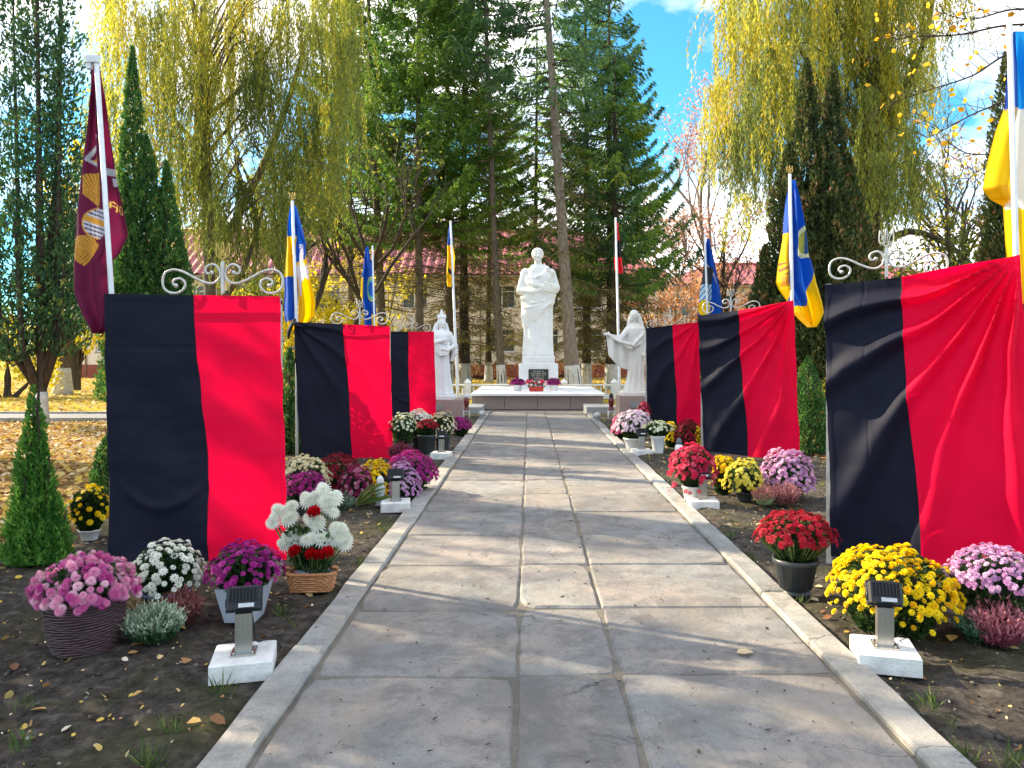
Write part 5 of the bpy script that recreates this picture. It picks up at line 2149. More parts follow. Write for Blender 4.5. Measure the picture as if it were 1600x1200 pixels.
LV, LF = leaf_shape(1, 1)
LITTER = [(0.0, (0.09, 0.045, 0.025)), (0.25, (0.28, 0.13, 0.06)), (0.45, (0.50, 0.28, 0.12)), (0.62, (0.62, 0.42, 0.06)), (0.8, (0.66, 0.50, 0.30)), (1.0, (0.70, 0.62, 0.50))]
M['litter'] = leaf_mat('fallen_leaf', LITTER, 0.2, 0.6)
zgrid = np.array([v[2] for v in gv]).reshape(ny, nx)
xs_a, ys_a = np.array(xs), np.array(ys)


def gz(x, y):
    i = np.clip(np.searchsorted(xs_a, x) - 1, 0, nx - 2)
    j = np.clip(np.searchsorted(ys_a, y) - 1, 0, ny - 2)
    fx = (x - xs_a[i]) / (xs_a[i + 1] - xs_a[i])
    fy = (y - ys_a[j]) / (ys_a[j + 1] - ys_a[j])
    return (zgrid[j, i] * (1 - fx) * (1 - fy) + zgrid[j, i + 1] * fx * (1 - fy) + zgrid[j + 1, i] * (1 - fx) * fy + zgrid[j + 1, i + 1] * fx * fy)


def scatter_leaves(name, label, n, xr, yr, size, ok, mat, tint_lo=0.0, tint_hi=1.0, flat=0.45):
    x = rng.uniform(*xr, n)
    y = rng.uniform(*yr, n)
    m = ok(x, y)
    x, y = x[m], y[m]
    n = len(x)
    z = gz(x, y) + 0.012
    yaw = rng.rand(n) * 2 * PI
    tx, ty = rng.normal(0, flat, n), rng.normal(0, flat, n)
    s = rng.uniform(size[0], size[1], n)
    A = np.zeros((n, 4, 4))
    cx_, sx_ = np.cos(yaw), np.sin(yaw)
    for i in range(n):
        R = Matrix.Rotation(yaw[i], 3, 'Z') @ Matrix.Rotation(tx[i], 3, 'X') @ Matrix.Rotation(ty[i], 3, 'Y')
        A[i, :3, :3] = np.array(R) * s[i]
        A[i, 1, :3] *= 1.0
    A[:, 0, 3], A[:, 1, 3], A[:, 2, 3] = x, y, z
    t_ = np.clip(rng.beta(2.2, 2.0, n), 0, 1) * (tint_hi - tint_lo) + tint_lo
    o = place(name, inst_mesh(name, LV, LF, A, mat, t_))
    return tag(o, label, kind='stuff')


nozone = lambda x, y: (np.abs(x - 0.2) > 1.58)
dens = lambda x, y: np.array([mnoise.noise(Vector((a * 1.4, b_ * 1.4, 4.0))) for a, b_ in zip(x, y)])
scatter_leaves('fallen_leaves', 'scattered fallen leaves on the dark soil beds', 5600, (-6.0, 6.5), (2.2, 20), (0.025, 0.075),
               lambda x, y: nozone(x, y) & (np.abs(x - .2) < 6) & (rng.rand(len(x)) < 0.55 + 0.5 * dens(x, y)), M['litter'])
scatter_leaves('fallen_leaves', 'tiny pale leaf scraps on the dark soil beds', 5200, (-5.0, 5.5), (2.2, 14), (0.010, 0.026), lambda x, y: nozone(x, y), M['litter'], 0.3, 1.0)
scatter_leaves('leaf_carpet', 'thick carpet of orange leaves behind the left stands', 15000, (-17, -3.9), (6.0, 19), (0.06, 0.15),
               lambda x, y: (x < -3.9 - 0.25 * np.clip(9 - y, 0, 3)) & (y > 6.0), M['litter'], 0.15, 1.0, 0.45)
scatter_leaves('leaf_carpet', 'thick carpet of orange leaves behind the right stands', 8000, (4.6, 15), (6.5, 19), (0.06, 0.15), lambda x, y: x > 4.6, M['litter'], 0.15, 1.0, 0.45)
scatter_leaves('leaf_carpet', 'yellow leaves over the lawn towards the building', 22000, (-34, 26), (21, 56), (0.10, 0.24), lambda x, y: (np.abs(x - .3) > 3.2) | (y > 30), M['litter'], 0.35, 0.9, 0.4)
scatter_leaves('fallen_leaves', 'few small yellow leaves lying on the paved path', 26, (-1.0, 1.5), (2.8, 20), (0.03, 0.07), lambda x, y: x > -9, M['litter'], 0.5, 1.0, 0.2).location.z = 0.026
ml = place('fallen_leaf', np_mesh('fallen_leaf', LV * 0.105, LF, M['litter'], np.full(6, 0.82)), None, (P(1164, 1026, 4.08).x, 4.08, 0.024), (0.1, 0.1, 0.3))
tag(ml, 'single pale yellow maple leaf lying on the path at right', 'leaf')
big_spots = [(1488, 998, .1, .66, 'yellow leaf on the soil right of the yellow flowers'), (1575, 1008, .11, .72, 'long yellow leaf at the right edge below the pink heather'),
             (1425, 985, .1, .45, 'brown leaf just behind the right front floodlight'), (1523, 990, .06, .7, 'small orange leaf left of the right edge heather'),
             (290, 1037, .09, .4, 'brown leaf in front of the green heather'), (250, 1030, .05, .75, 'small bright yellow leaf on the soil at left'),
             (215, 1010, .09, .35, 'rust brown leaf on the soil below the heather'), (278, 982, .1, .7, 'orange yellow leaf against the green heather'),
             (115, 1018, .1, .8, 'pale yellow leaf under the wicker pot'), (165, 1012, .09, .72, 'yellow leaf at the right foot of the wicker pot'),
             (303, 1136, .075, .5, 'orange brown leaf near the left kerb'), (340, 1136, .08, .2, 'dark brown curled leaf near the left kerb'), (215, 1090, .055, .5, 'small orange leaf on bare soil left')]
for px, py, s, tn, lb in big_spots:
    g = G(px, py)
    o = place('fallen_leaf', np_mesh('fallen_leaf', LV * s * np.array([1, 1, 1.6]), LF, M['litter'], np.full(6, tn)), None, (g.x, g.y, float(gz(np.array([g.x]), np.array([g.y]))[0]) + 0.018), (random.uniform(-.3, .3), random.uniform(-.3, .3), random.uniform(0, 6)))
    tag(o, lb, 'leaf')


def tufts(name, label, spots, n, h, mat, spread):
    C, A, L, T = [], [], [], []
    for (x, y, s) in spots:
        k = int(n * s)
        ph = rng.rand(k) * 2 * PI
        lean = rng.uniform(.2, 1.3, k)
        d = np.stack([np.cos(ph) * lean, np.sin(ph) * lean, np.ones(k)], 1)
        d = unit(d)
        ln = h * s * rng.uniform(.5, 1.1, k)
        c = np.array([x, y, 0.0]) + np.stack([rng.normal(0, spread, k), rng.normal(0, spread, k), np.zeros(k)], 1)
        c[:, 2] = gz(c[:, 0], c[:, 1])
        C.append(c + d * ln[:, None] * .5)
        A.append(d)
        L.append(ln)
        T.append(rng.rand(k))
    C, A, L, T = map(np.concatenate, (C, A, L, T))
    o = place(name, leaf_mesh(name, C, A, L, np.clip(L * 0.07, .002, .007), mat, T))
    return tag(o, label, kind='stuff')


M['tuft'] = leaf_mat('grass_blade', [(0, (0.03, 0.06, 0.015)), (.6, (0.08, 0.14, 0.03)), (1, (0.22, 0.22, 0.07))], 0.3)
sp = []
for px, py, s in ((340, 1085, 1.3), (270, 1150, 1.0), (235, 1195, 1.4), (30, 1170, 1.2), (1455, 1105, 1.4), (1515, 1180, 1.2), (1580, 1195, 1.2), (1490, 1130, .8), (40, 1100, .9), (590, 860, 1.2), (600, 830, 1.0), (560, 880, 1.1), (620, 820, 1.0), (1140, 840, 1.2), (1175, 870, 1.0), (1250, 940, .9), (585, 905, .9), (440, 960, 1.1), (460, 975, .8), (1330, 965, .8)):
    g = G(px, py)
    sp.append((g.x, g.y, s))
tufts('grass_tufts', 'small tufts of grass sprouting in the soil beds', sp, 22, 0.10, M['tuft'], 0.02)
sp = []
for i in range(900):
    x = rng.uniform(-6, 6.5)
    y = 2.3 + 12 * rng.rand() ** 1.5
    if abs(x - .2) > 1.62 and mnoise.noise(Vector((x * .9, y * .9, 1.0))) > -0.05:
        sp.append((x, y, rng.uniform(.25, .6)))
tufts('moss_grass', 'thin mossy grass over the soil beds', sp, 26, 0.07, M['tuft'], 0.05)
# clods and bits of gravel
n = 12000
x = rng.uniform(-5.5, 6, n)
y = 2.2 + 11 * rng.rand(n) ** 1.6
m = np.abs(x - .2) > 1.55
x, y = x[m], y[m]
n = len(x)
TV = np.array([(1, 0, 0), (-.8, .3, 0), (0, 1, .1), (.1, -.9, 0), (0, .1, .8), (0, 0, -.6)], float)
TF = np.array([(0, 2, 4), (2, 1, 4), (1, 3, 4), (3, 0, 4), (2, 0, 5), (1, 2, 5), (3, 1, 5), (0, 3, 5)])
A = np.zeros((n, 4, 4))
s = 0.003 + 0.019 * rng.rand(n) ** 4
for i in range(n):
    A[i, :3, :3] = np.array(Matrix.Rotation(rng.rand() * 6, 3, 'Z') @ Matrix.Rotation(rng.rand(), 3, 'X')) * s[i]
A[:, 0, 3], A[:, 1, 3], A[:, 2, 3] = x, y, gz(x, y) + 0.003
xb, yb_ = rng.uniform(-1.05, 1.5, 1500), 2.3 + 18 * rng.rand(1500) ** 1.8
AB = np.zeros((1500, 4, 4))
for i in range(1500):
    AB[i, :3, :3] = np.array(Matrix.Rotation(rng.rand() * 6, 3, 'Z')) * (0.0025 + 0.008 * rng.rand() ** 3)
    AB[i, :, 0] *= rng.choice([1, 1, 2.6])
AB[:, 0, 3], AB[:, 1, 3], AB[:, 2, 3] = xb, yb_, 0.016
M['clod'] = leaf_mat('soil_clod', [(0, (0.018, 0.014, 0.011)), (.6, (0.06, 0.048, 0.04)), (.93, (0.14, 0.12, 0.10)), (1, (0.34, 0.32, 0.29))], 0.0)
o = place('soil_clods', inst_mesh('soil_clods', TV, TF, A, M['clod'], rng.rand(n)))
ob = place('path_debris', inst_mesh('path_debris', TV * np.array([1, 1, .5]), TF, AB, M['clod'], rng.rand(1500) * .8))
tag(ob, 'dark crumbs and needles littering the paved path', kind='stuff')
tag(o, 'loose soil crumbs and gravel bits in the beds', kind='stuff')
# ------------------------------------------------------------------ trees
M['spruce'] = leaf_mat('spruce_needles', [(0, (0.040, 0.090, 0.022)), (.42, (0.105, 0.21, 0.038)), (.78, (0.25, 0.34, 0.045)), (1, (0.44, 0.42, 0.06))], 0.45, tmul=1.4)
M['spruce_blue'] = leaf_mat('spruce_needles_blue', [(0, (0.030, 0.075, 0.042)), (.5, (0.080, 0.165, 0.068)), (1, (0.20, 0.30, 0.08))], 0.42, tmul=1.35)
M['spruce_dead'] = leaf_mat('spruce_old_twigs', [(0, (0.07, 0.055, 0.025)), (.5, (0.16, 0.13, 0.05)), (.8, (0.17, 0.18, 0.04)), (1, (0.32, 0.25, 0.09))], 0.3)
M['thuja'] = leaf_mat('thuja_scales', [(0, (0.026, 0.070, 0.024)), (.5, (0.056, 0.15, 0.04)), (.85, (0.12, 0.24, 0.05)), (1, (0.30, 0.22, 0.05))], 0.34)
M['thuja_dark'] = leaf_mat('thuja_scales_dark', [(0, (0.022, 0.058, 0.032)), (.5, (0.048, 0.12, 0.058)), (.85, (0.11, 0.20, 0.06)), (1, (0.32, 0.28, 0.05))], 0.36)
M['thuja_brown'] = leaf_mat('thuja_scales_brown', [(0, (0.020, 0.034, 0.014)), (.45, (0.050, 0.078, 0.022)), (.74, (0.12, 0.125, 0.03)), (.84, (0.24, 0.14, 0.06)), (1, (0.42, 0.20, 0.10))], 0.2)
M['thuja_young'] = leaf_mat('thuja_scales_young', [(0, (0.03, 0.10, 0.018)), (.5, (0.075, 0.22, 0.035)), (1, (0.20, 0.36, 0.06))], 0.35)
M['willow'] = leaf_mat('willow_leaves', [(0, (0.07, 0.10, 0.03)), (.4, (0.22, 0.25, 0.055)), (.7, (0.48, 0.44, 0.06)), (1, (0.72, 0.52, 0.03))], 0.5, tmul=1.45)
M['yellow_leaf'] = leaf_mat('yellow_leaves', [(0, (0.22, 0.20, 0.03)), (.4, (0.52, 0.44, 0.03)), (1, (0.78, 0.64, 0.03))], 0.45, tmul=1.3)
M['rust_leaf'] = leaf_mat('rust_leaves', [(0, (0.26, 0.11, 0.05)), (.5, (0.52, 0.25, 0.13)), (1, (0.68, 0.42, 0.22))], 0.4, tmul=1.25)
M['pink_leaf'] = leaf_mat('pink_leaves', [(0, (0.36, 0.17, 0.15)), (.6, (0.62, 0.32, 0.28)), (1, (0.74, 0.44, 0.30))], 0.4, tmul=1.25)
M['bush_green'] = leaf_mat('bush_leaves', [(0, (0.04, 0.06, 0.015)), (.5, (0.12, 0.15, 0.03)), (1, (0.38, 0.36, 0.05))], 0.35)
M['far_wood'] = leaf_mat('far_wood_leaves', [(0, (0.05, 0.07, 0.03)), (.5, (0.20, 0.18, 0.05)), (1, (0.42, 0.26, 0.08))], 0.3)
M['orange_leaf'] = leaf_mat('maple_leaves', [(0, (0.62, 0.27, 0.02)), (.6, (0.80, 0.45, 0.02)), (1, (0.80, 0.60, 0.05))], 0.45, src='object', tmul=1.3)


def trunk(t, H, r0, r1, bend, mat, whitewash=0.0, n=14, name='trunk', seed=0, flare=1.35):
    b = MB()
    pts, rs = [], []
    for i in range(n):
        s = i / (n - 1)
        z = H * s ** 1.15
        pts.append((bend[0] * s + 0.02 * H * 0.1 * math.sin(5 * s + seed), bend[1] * s, z - (0.1 if i == 0 else 0)))
        k = 1 + (flare - 1) * math.exp(-z / max(0.35, 3 * r0))
        rs.append((r0 + (r1 - r0) * s) * k)
    b.tube(pts, rs, 10)
    b.build(name, mat, t)
    if whitewash:
        b = MB()
        pw, rw = [], []
        for z in np.linspace(0, whitewash, 6):
            s = (z / H) ** (1 / 1.15)
            k = 1 + (flare - 1) * math.exp(-z / max(0.35, 3 * r0))
            pw.append((bend[0] * s + 0.002 * H * math.sin(5 * s + seed), bend[1] * s, z - (0.08 if z == 0 else 0)))
            rw.append((r0 + (r1 - r0) * s) * k + 0.012)
        b.tube(pw, rw, 12)
        b.build('whitewash_band', M['whitewash'], t)

    def at(z):
        s = (max(z, 0) / H) ** (1 / 1.15)
        return np.array([bend[0] * s, bend[1] * s, z])
    return at


def spruce(label, px, Y, H, z0, R, tr, mat='spruce', bend=(0, 0), dead=(2.0, 1.0), seed=0, dense=1.0, bark='bark', upsweep=0.25, ww=1.2, group='spruces around the monument', X=None, power=0.75):
    X = (px - 827) / 1200.0 * Y if X is None else X
    t = thing('spruce_tree', label, 'spruce', (X, Y, 0), 0, group)
    at = trunk(t, H, tr, 0.04, bend, M[bark], ww, seed=seed)
    r = np.random.RandomState(100 + seed)
    C, A, L, W, T = [], [], [], [], []
    bb = MB()
    zv = z0
    while zv < H - 0.3:
        s = (zv - z0) / (H - z0)
        step = 0.42 - 0.12 * s
        for k in range(5 if s < 0.8 else 4):
            az = r.rand() * 2 * PI
            ln = R * (1 - s) ** power * r.uniform(.62, 1.15) + 0.25
            z = zv + r.uniform(-.25, .25)
            o = at(z)
            d = np.array([math.cos(az), math.sin(az), 0])
            side = np.array([-math.sin(az), math.cos(az), 0])
            dr = r.uniform(.22, .42)

            def pos(q):
                return o + d * ln * q + np.array([0, 0, ln * (-dr * q + (upsweep + dr * 0.55) * q ** 2.4)])
            if r.rand() < 0.55:
                bb.tube([pos(q) for q in (0, .35, .7, .95)], [0.035, 0.026, 0.016, 0.006], 4, caps=False)
            n = int(max(9, ln * 36 * dense))
            q = 0.12 + 0.88 * np.sqrt(r.rand(n))
            base = np.array([pos(v) for v in q])
            sgn = r.choice([-1, 1], n)
            w = (1.05 - q) * 0.85 * min(1.0, ln * 0.5) + 0.12
            lat = sgn * w * r.rand(n)
            hang = 0.10 + 0.55 * r.rand(n) * (1 - 0.55 * q)
            c = base + side * lat[:, None] + d * (np.abs(lat) * 0.4)[:, None]
            c[:, 2] -= hang * 0.4
            a = d * 0.55 + side * (sgn * 0.4)[:, None] + np.stack([np.zeros(n), np.zeros(n), -0.25 - 1.3 * hang], 1) + r.normal(0, .25, (n, 3))
            C.append(c)
            A.append(a)
            L.append(0.16 + 0.26 * r.rand(n))
            tint = 0.35 + 0.35 * mnoise.noise(Vector((o[0] * .4 + d[0] * 1.5 + seed, o[1] * .4 + d[1] * 1.5, z * 0.35)))
            T.append(np.clip(tint + r.normal(0, .16, n) + 0.12 * q, 0, 1))
        zv += step
    # upright leader
    C, A, L, T = map(np.concatenate, (C, A, L, T))
    o = place('crown', leaf_mesh('crown', C, A, L, L * 0.18 + 0.014, M[mat], T), t)
    bb.build('branches', M['bark_dark'], t)['kind'] = 'stuff'
    # bare lower branches with a few old twigs
    if dead[1] > 0:
        bb = MB()
        C, A, L, T = [], [], [], []
        z = dead[0]
        while z < z0 + 0.5:
            for k in range(3):
                az = r.rand() * 2 * PI
                ln = R * r.uniform(.35, .85)
                o = at(z)
                d = np.array([math.cos(az), math.sin(az), 0])
                side = np.array([-math.sin(az), math.cos(az), 0])
                dr = r.uniform(.15, .45)

                def pos(q):
                    return o + d * ln * q + np.array([0, 0, ln * (-dr * q + .18 * q * q)])
                bb.tube([pos(q) for q in (0, .5, 1)], [0.024, 0.014, 0.004], 4, caps=False)
                n = int(ln * 20 * dead[1])
                q = r.rand(n) ** .7
                c = np.array([pos(v) for v in q])
                lat = r.normal(0, .28, n)
                c += side * lat[:, None]
                c[:, 2] -= 0.22 * r.rand(n)
                a = d * .4 + side * np.sign(lat)[:, None] * .6 + np.array([0, 0, -.45]) + r.normal(0, .25, (n, 3))
                C.append(c)
                A.append(a)
                L.append(.2 + .35 * r.rand(n))
                T.append(np.clip(.45 + r.normal(0, .25, n), 0, 1))
            z += 0.33
        if C:
            C, A, L, T = map(np.concatenate, (C, A, L, T))
            place('old_twigs', leaf_mesh('old_twigs', C, A, L, L * .07 + .012, M['spruce_dead'], T), t)['kind'] = 'stuff'
        bb.build('bare_branches', M['twig'], t)['kind'] = 'stuff'
    return t


spruce('dense spruce with dark drooping crown left of centre', 600, 37, 25, 7.6, 5.0, 0.24, bend=(-0.9, 0), seed=1, dense=1.5, dead=(4, .5))
spruce('dense green spruce with straight olive trunk at the middle', 655, 35.5, 24, 7.2, 5.0, 0.23, seed=2, dense=1.6, dead=(4.5, .4))
spruce('dark spruce behind the small blue and yellow flag', 726, 40, 24, 9.0, 3.8, 0.30, seed=3, dead=(1.6, 1.5), bark='bark_dark', dense=1.0)
spruce('tall thin spruce with slender bare trunk beside the statue head', 787, 34, 25, 14.0, 2.0, 0.19, bend=(-1.2, 0), seed=4, dead=(3, .35), mat='spruce_blue', dense=.8)
spruce('tall spruce with thick pale trunk leaning left behind the tall statue', 900, 32.5, 26, 12.0, 3.0, 0.31, bend=(-1.9, 0), seed=5, dead=(4, .5), bark='bark_pale', mat='spruce_blue', dense=.8)
spruce('dark spruce with low brown branches right of the tall statue', 916, 41, 23, 7.5, 4.2, 0.26, seed=6, dead=(1.5, 1.8), bark='bark_dark', dense=1.1)
spruce('bluish spruce with upswept branch tips against the blue sky', 953, 38, 20.5, 4.8, 4.0, 0.26, seed=7, mat='spruce_blue', upsweep=0.5, dead=(2.2, 1.5), bark='bark_dark', power=0.8, dense=1.3)
spruce('spruce with dark trunk behind the first spruces at left', 548, 44, 22, 9.5, 4.0, 0.24, seed=8, dead=(4.5, .4), dense=1.2)
spruce('broad green spruce between the two olive trunks left of the statue', 700, 39, 25, 8.0, 4.8, .24, seed=13, dense=1.4, dead=(2.5, .8))
spruce('half bare dark spruce just behind the white statue', 838, 43, 20, 10.5, 3.0, 0.2, seed=9, dead=(1.8, 1.2), bark='bark_dark', dense=.7)
spruce('spruce deep in the back between slim flagpole and statue', 764, 47, 15, 7.5, 3.6, 0.22, seed=10, dead=(2, 1.2), bark='bark_dark', dense=.8)
spruce('brown lower spruce trunk beside the right slim flagpole', 960, 36, 16, 4.8, 3.3, 0.27, seed=11, dead=(2.0, 1.6), bark='bark_dark')


# weeping willows
def willow(label, X, Y, H, limbs, clusters, seed, strands=16, tint=(0.25, .75), tr=0.38, lw=0.025, bark='bark_dark', ll=0.15, group=None):
    t = thing('willow_tree', label, 'willow', (X, Y, 0), 0, group)
    r = np.random.RandomState(seed)
    at = trunk(t, H, tr, 0.10, (r.uniform(-.4, .4), 0), M[bark], 0, seed=seed)
    bb = MB()
    for pts, r0 in limbs:
        pp = smooth_path(pts, 4)
        bb.tube(pp, list(np.linspace(r0, r0 * .3, len(pp))), 7)
    C, A, L, T, Wd = [], [], [], [], []
    for (cx, cy, cz, rad, lo, hi, tn, ns) in clusters:
        # thin branch from the trunk to the cluster
        o = at(min(cz * .8, H * .97))
        if r.rand() < .4:
            bb.tube(smooth_path([tuple(o), ((o[0] + cx) * .5, (o[1] + cy) * .5, max(cz, o[2]) * .98 + .3), (cx, cy, cz)], 3), [.032, .03, .026, .022, .018, .013, .008], 5, caps=False)
        for k in range(ns):
            p0 = np.array([cx, cy, cz]) + r.normal(0, rad, 3) * np.array([1, 1, .45])
            ln = r.uniform(lo, hi)
            n = int(ln * 24)
            s = (np.arange(n) + r.rand(n)) / n
            arc = np.array([r.normal(0, .35), r.normal(0, .35)])
            c = np.empty((n, 3))
            c[:, 0] = p0[0] + arc[0] * (1 - np.exp(-2.5 * s)) + .05 * np.sin(s * 7 + k) + r.normal(0, .035, n)
            c[:, 1] = p0[1] + arc[1] * (1 - np.exp(-2.5 * s)) + r.normal(0, .035, n)
            c[:, 2] = p0[2] - ln * s
            a = np.stack([r.normal(0, .38, n), r.normal(0, .38, n), -np.ones(n)], 1)
            C.append(c)
            A.append(a)
            L.append(ll * r.uniform(.7, 1.35, n))
            Wd.append(L[-1] * lw / .15 + .006)
            T.append(np.clip(tn + r.normal(0, .12) + r.normal(0, .09, n), 0, 1))
            sg = (np.arange(5) + .5) / 5
            cg = np.stack([p0[0] + arc[0] * (1 - np.exp(-2.5 * sg)) + .05 * np.sin(sg * 7 + k), p0[1] + arc[1] * (1 - np.exp(-2.5 * sg)), p0[2] - ln * sg], 1)
            C.append(cg)
            A.append(np.gradient(cg, axis=0))
            L.append(np.full(5, ln / 5 * 1.15))
            Wd.append(np.full(5, .010))
            T.append(np.full(5, .12))
    C, A, L, T, Wd = map(np.concatenate, (C, A, L, T, Wd))
    place('hanging_leaves', leaf_mesh('hanging_leaves', C, A, L, Wd, M['willow'], T), t)
    bb.build('limbs', M[bark], t)
    return t


def clus(Y, X0, spots, seed, dY=1.5, ns=15):
    """spots: (px, py_top, py_bottom, tint[, width_px]) of the leaf curtains"""
    r = np.random.RandomState(seed)
    o = []
    for sp_ in spots:
        px, pt, pbm, tn = sp_[:4]
        wd = sp_[4] if len(sp_) > 4 else 34
        y = Y + r.uniform(-dY, dY)
        p = P(px, pt, y)
        ln = (pbm - pt) / 1200.0 * y
        o.append((p.x - X0, y - Y, p.z, wd / 2 / 1200.0 * y * .52, ln * .55, ln * 1.08, tn, int(ns * wd / 34)))
    return o


YW = 24.0
XW = P(335, 0, YW).x
sp = []
r = np.random.RandomState(5)
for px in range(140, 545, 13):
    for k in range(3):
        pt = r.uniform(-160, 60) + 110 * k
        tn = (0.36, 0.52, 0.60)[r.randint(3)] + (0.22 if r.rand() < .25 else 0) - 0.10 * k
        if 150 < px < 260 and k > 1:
            continue
        if k == 2 and r.rand() < .35:
            continue
        sp.append((px + r.uniform(-9, 9), pt, pt + r.uniform(130, 240), tn, r.uniform(20, 42)))
sp += [(425, 220, 470, .42, 50), (400, 260, 440, .40, 40), (300, 230, 330, .40, 60), (340, 250, 420, .36, 46), (485, 190, 330, .60), (460, 260, 330, .3), (370, 280, 470, .34, 50), (275, 240, 400, .38, 40), (325, 300, 430, .33, 50), (430, 300, 400, .3, 40), (500, 300, 380, .34, 40), (520, 250, 340, .4, 30)]
lim = [([(0, 0, 5), (-.3, 0, 7), (-.5, 0, 9), (-.35, 0, 11), (-.9, 0, 13.5)], .20), ([(0, 0, 4.5), (.9, .2, 6.5), (2.0, .3, 9), (3.0, 0, 12)], .16), ([(-.4, 0, 8), (-1.5, .2, 9.2), (-3, 0, 10.5)], .09),
       ([(-.4, 0, 9), (1.0, -.2, 10), (2.2, 0, 12)], .09), ([(0, 0, 3), (1.0, 0, 4.5), (1.6, .3, 7)], .12)]
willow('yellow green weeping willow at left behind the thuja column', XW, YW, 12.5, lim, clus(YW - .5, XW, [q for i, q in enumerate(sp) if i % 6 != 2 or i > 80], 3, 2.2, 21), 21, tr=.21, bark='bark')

YW = 22.0
XW = P(1362, 0, YW).x
sp = []
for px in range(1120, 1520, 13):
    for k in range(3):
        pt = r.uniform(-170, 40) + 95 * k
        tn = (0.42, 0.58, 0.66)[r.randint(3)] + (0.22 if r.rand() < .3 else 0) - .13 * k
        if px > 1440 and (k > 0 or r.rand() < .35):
            continue
        if px < 1150 and k == 2:
            continue
        sp.append((px + r.uniform(-9, 9), pt, pt + r.uniform(120, 220), tn, r.uniform(20, 40)))
sp += [(1140, 195, 300, .14, 34), (1165, 190, 310, .10, 40), (1190, 200, 330, .16, 34), (1180, 230, 470, .55, 30), (1165, 300, 400, .6, 20), (1215, 215, 360, .4, 30), (1360, 130, 330, .40, 44), (1375, 110, 340, .36, 44), (1350, 200, 340, .33, 40), (1390, 240, 340, .32, 40),
       (1405, 150, 330, .42, 40), (1380, 240, 395, .32, 50), (1345, 270, 400, .33, 40), (1420, 200, 380, .38, 40), (1325, 270, 410, .40, 30), (1440, 230, 350, .3, 36), (1360, 300, 400, .35, 50), (1465, 250, 330, .3, 26)]
lim = [([(0, 0, 4), (.05, 0, 6.5), (.1, 0, 9.0), (.3, 0, 12)], .26), ([(0, 0, 4.5), (1.2, .2, 5.2), (2.6, .2, 4.6), (3.6, 0, 3.2)], .13), ([(0, 0, 7), (-1.2, .2, 9), (-2.6, 0, 11.5)], .12), ([(.1, 0, 8.0), (1.3, 0, 10), (1.9, 0, 12.5)], .13), ([(0, 0, 3.5), (1.8, .3, 3.7), (3.2, 0, 2.6)], .10)]
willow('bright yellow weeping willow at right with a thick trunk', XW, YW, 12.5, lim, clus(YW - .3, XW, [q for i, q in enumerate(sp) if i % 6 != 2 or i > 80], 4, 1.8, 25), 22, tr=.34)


# thujas
def thuja(name, label, X, Y, spires, mat, n, s, seed, tr=0.08, group=None, bare=0.15, holes=0.0, ww=0.0, bark='bark_dark', cat='thuja', ragged=0.22, pw=(2.6, .9), qp=.74, wd=.40):
    """spires: (dx, dy, base z, top z, radius) tapering columns of upright sprays"""
    t = thing(name, label, cat, (X, Y, 0), 0, group)
    r = np.random.RandomState(seed)
    Ht = max(sp[3] for sp in spires)
    trunk(t, Ht * .9, tr, .01, (spires[0][0], 0), M[bark], ww, seed=seed)
    tot = sum((sp[3] - sp[2]) * sp[4] for sp in spires)
    C, A, L, T = [], [], [], []
    bb = MB()
    for si, (dx, dy, zb, zt, R) in enumerate(spires):
        k = int(n * (zt - zb) * R / tot)
        q = 1 - (1 - r.rand(k) * .998) ** qp
        ph = r.rand(k) * 2 * PI
        prof = np.clip(1 - q ** pw[0], 0, 1) ** pw[1] * np.clip(q / .10 + .35, 0, 1)
        lump = np.array([mnoise.noise(Vector((math.cos(a) * 1.3 + seed, math.sin(a) * 1.3, b_ * (zt - zb) / max(R, .3) * .9 + si * 5))) for a, b_ in zip(ph, q)])
        lump2 = np.array([mnoise.noise(Vector((math.cos(a) * 3.5 + seed, math.sin(a) * 3.5, b_ * (zt - zb) / max(R, .3) * 2.6 + si * 3))) for a, b_ in zip(ph, q)])
        rad = R * prof * (1 + ragged * 1.5 * lump + ragged * .9 * lump2) * (0.45 + .55 * np.sqrt(r.rand(k)))
        z = zb + (zt - zb) * q
        c = np.stack([dx + rad * np.cos(ph), dy + rad * np.sin(ph), z], 1)
        a = np.stack([np.cos(ph) * .55, np.sin(ph) * .55, np.full(k, .85)], 1) + r.normal(0, .35, (k, 3))
        keep = r.rand(k) > holes * (lump < -.12)
        C.append(c[keep])
        A.append(a[keep])
        L.append((s * r.uniform(.6, 1.4, k))[keep])
        T.append(np.clip(.45 + .5 * lump2 + .25 * lump + r.normal(0, .14, k), 0, 1)[keep])
        for i in range(int(6 + 4 * (zt - zb) * .6)):
            zz_ = zb + (zt - zb) * r.rand() * .85
            an = r.rand() * 2 * PI
            rr = R * (1 - (zz_ - zb) / (zt - zb)) ** .62 * .75
            bb.tube([(dx, dy, zz_ - rr * .7), (dx + rr * .6 * math.cos(an), dy + rr * .6 * math.sin(an), zz_ - .1), (dx + rr * math.cos(an), dy + rr * math.sin(an), zz_ + .25)], [.02, .012, .004], 4, caps=False)
        if si:
            bb.tube([(spires[0][0] * .3, 0, zb * .3 + .2), (dx * .7, dy * .7, zb + .3), (dx, dy, zt * .95)], [tr * .8, tr * .6, .01], 6)
    C, A, L, T = map(np.concatenate, (C, A, L, T))
    place('crown', leaf_mesh('crown', C, A, L, L * wd, M[mat], T), t)
    bb.build('branches', M[bark], t)['kind'] = 'stuff'
    return t


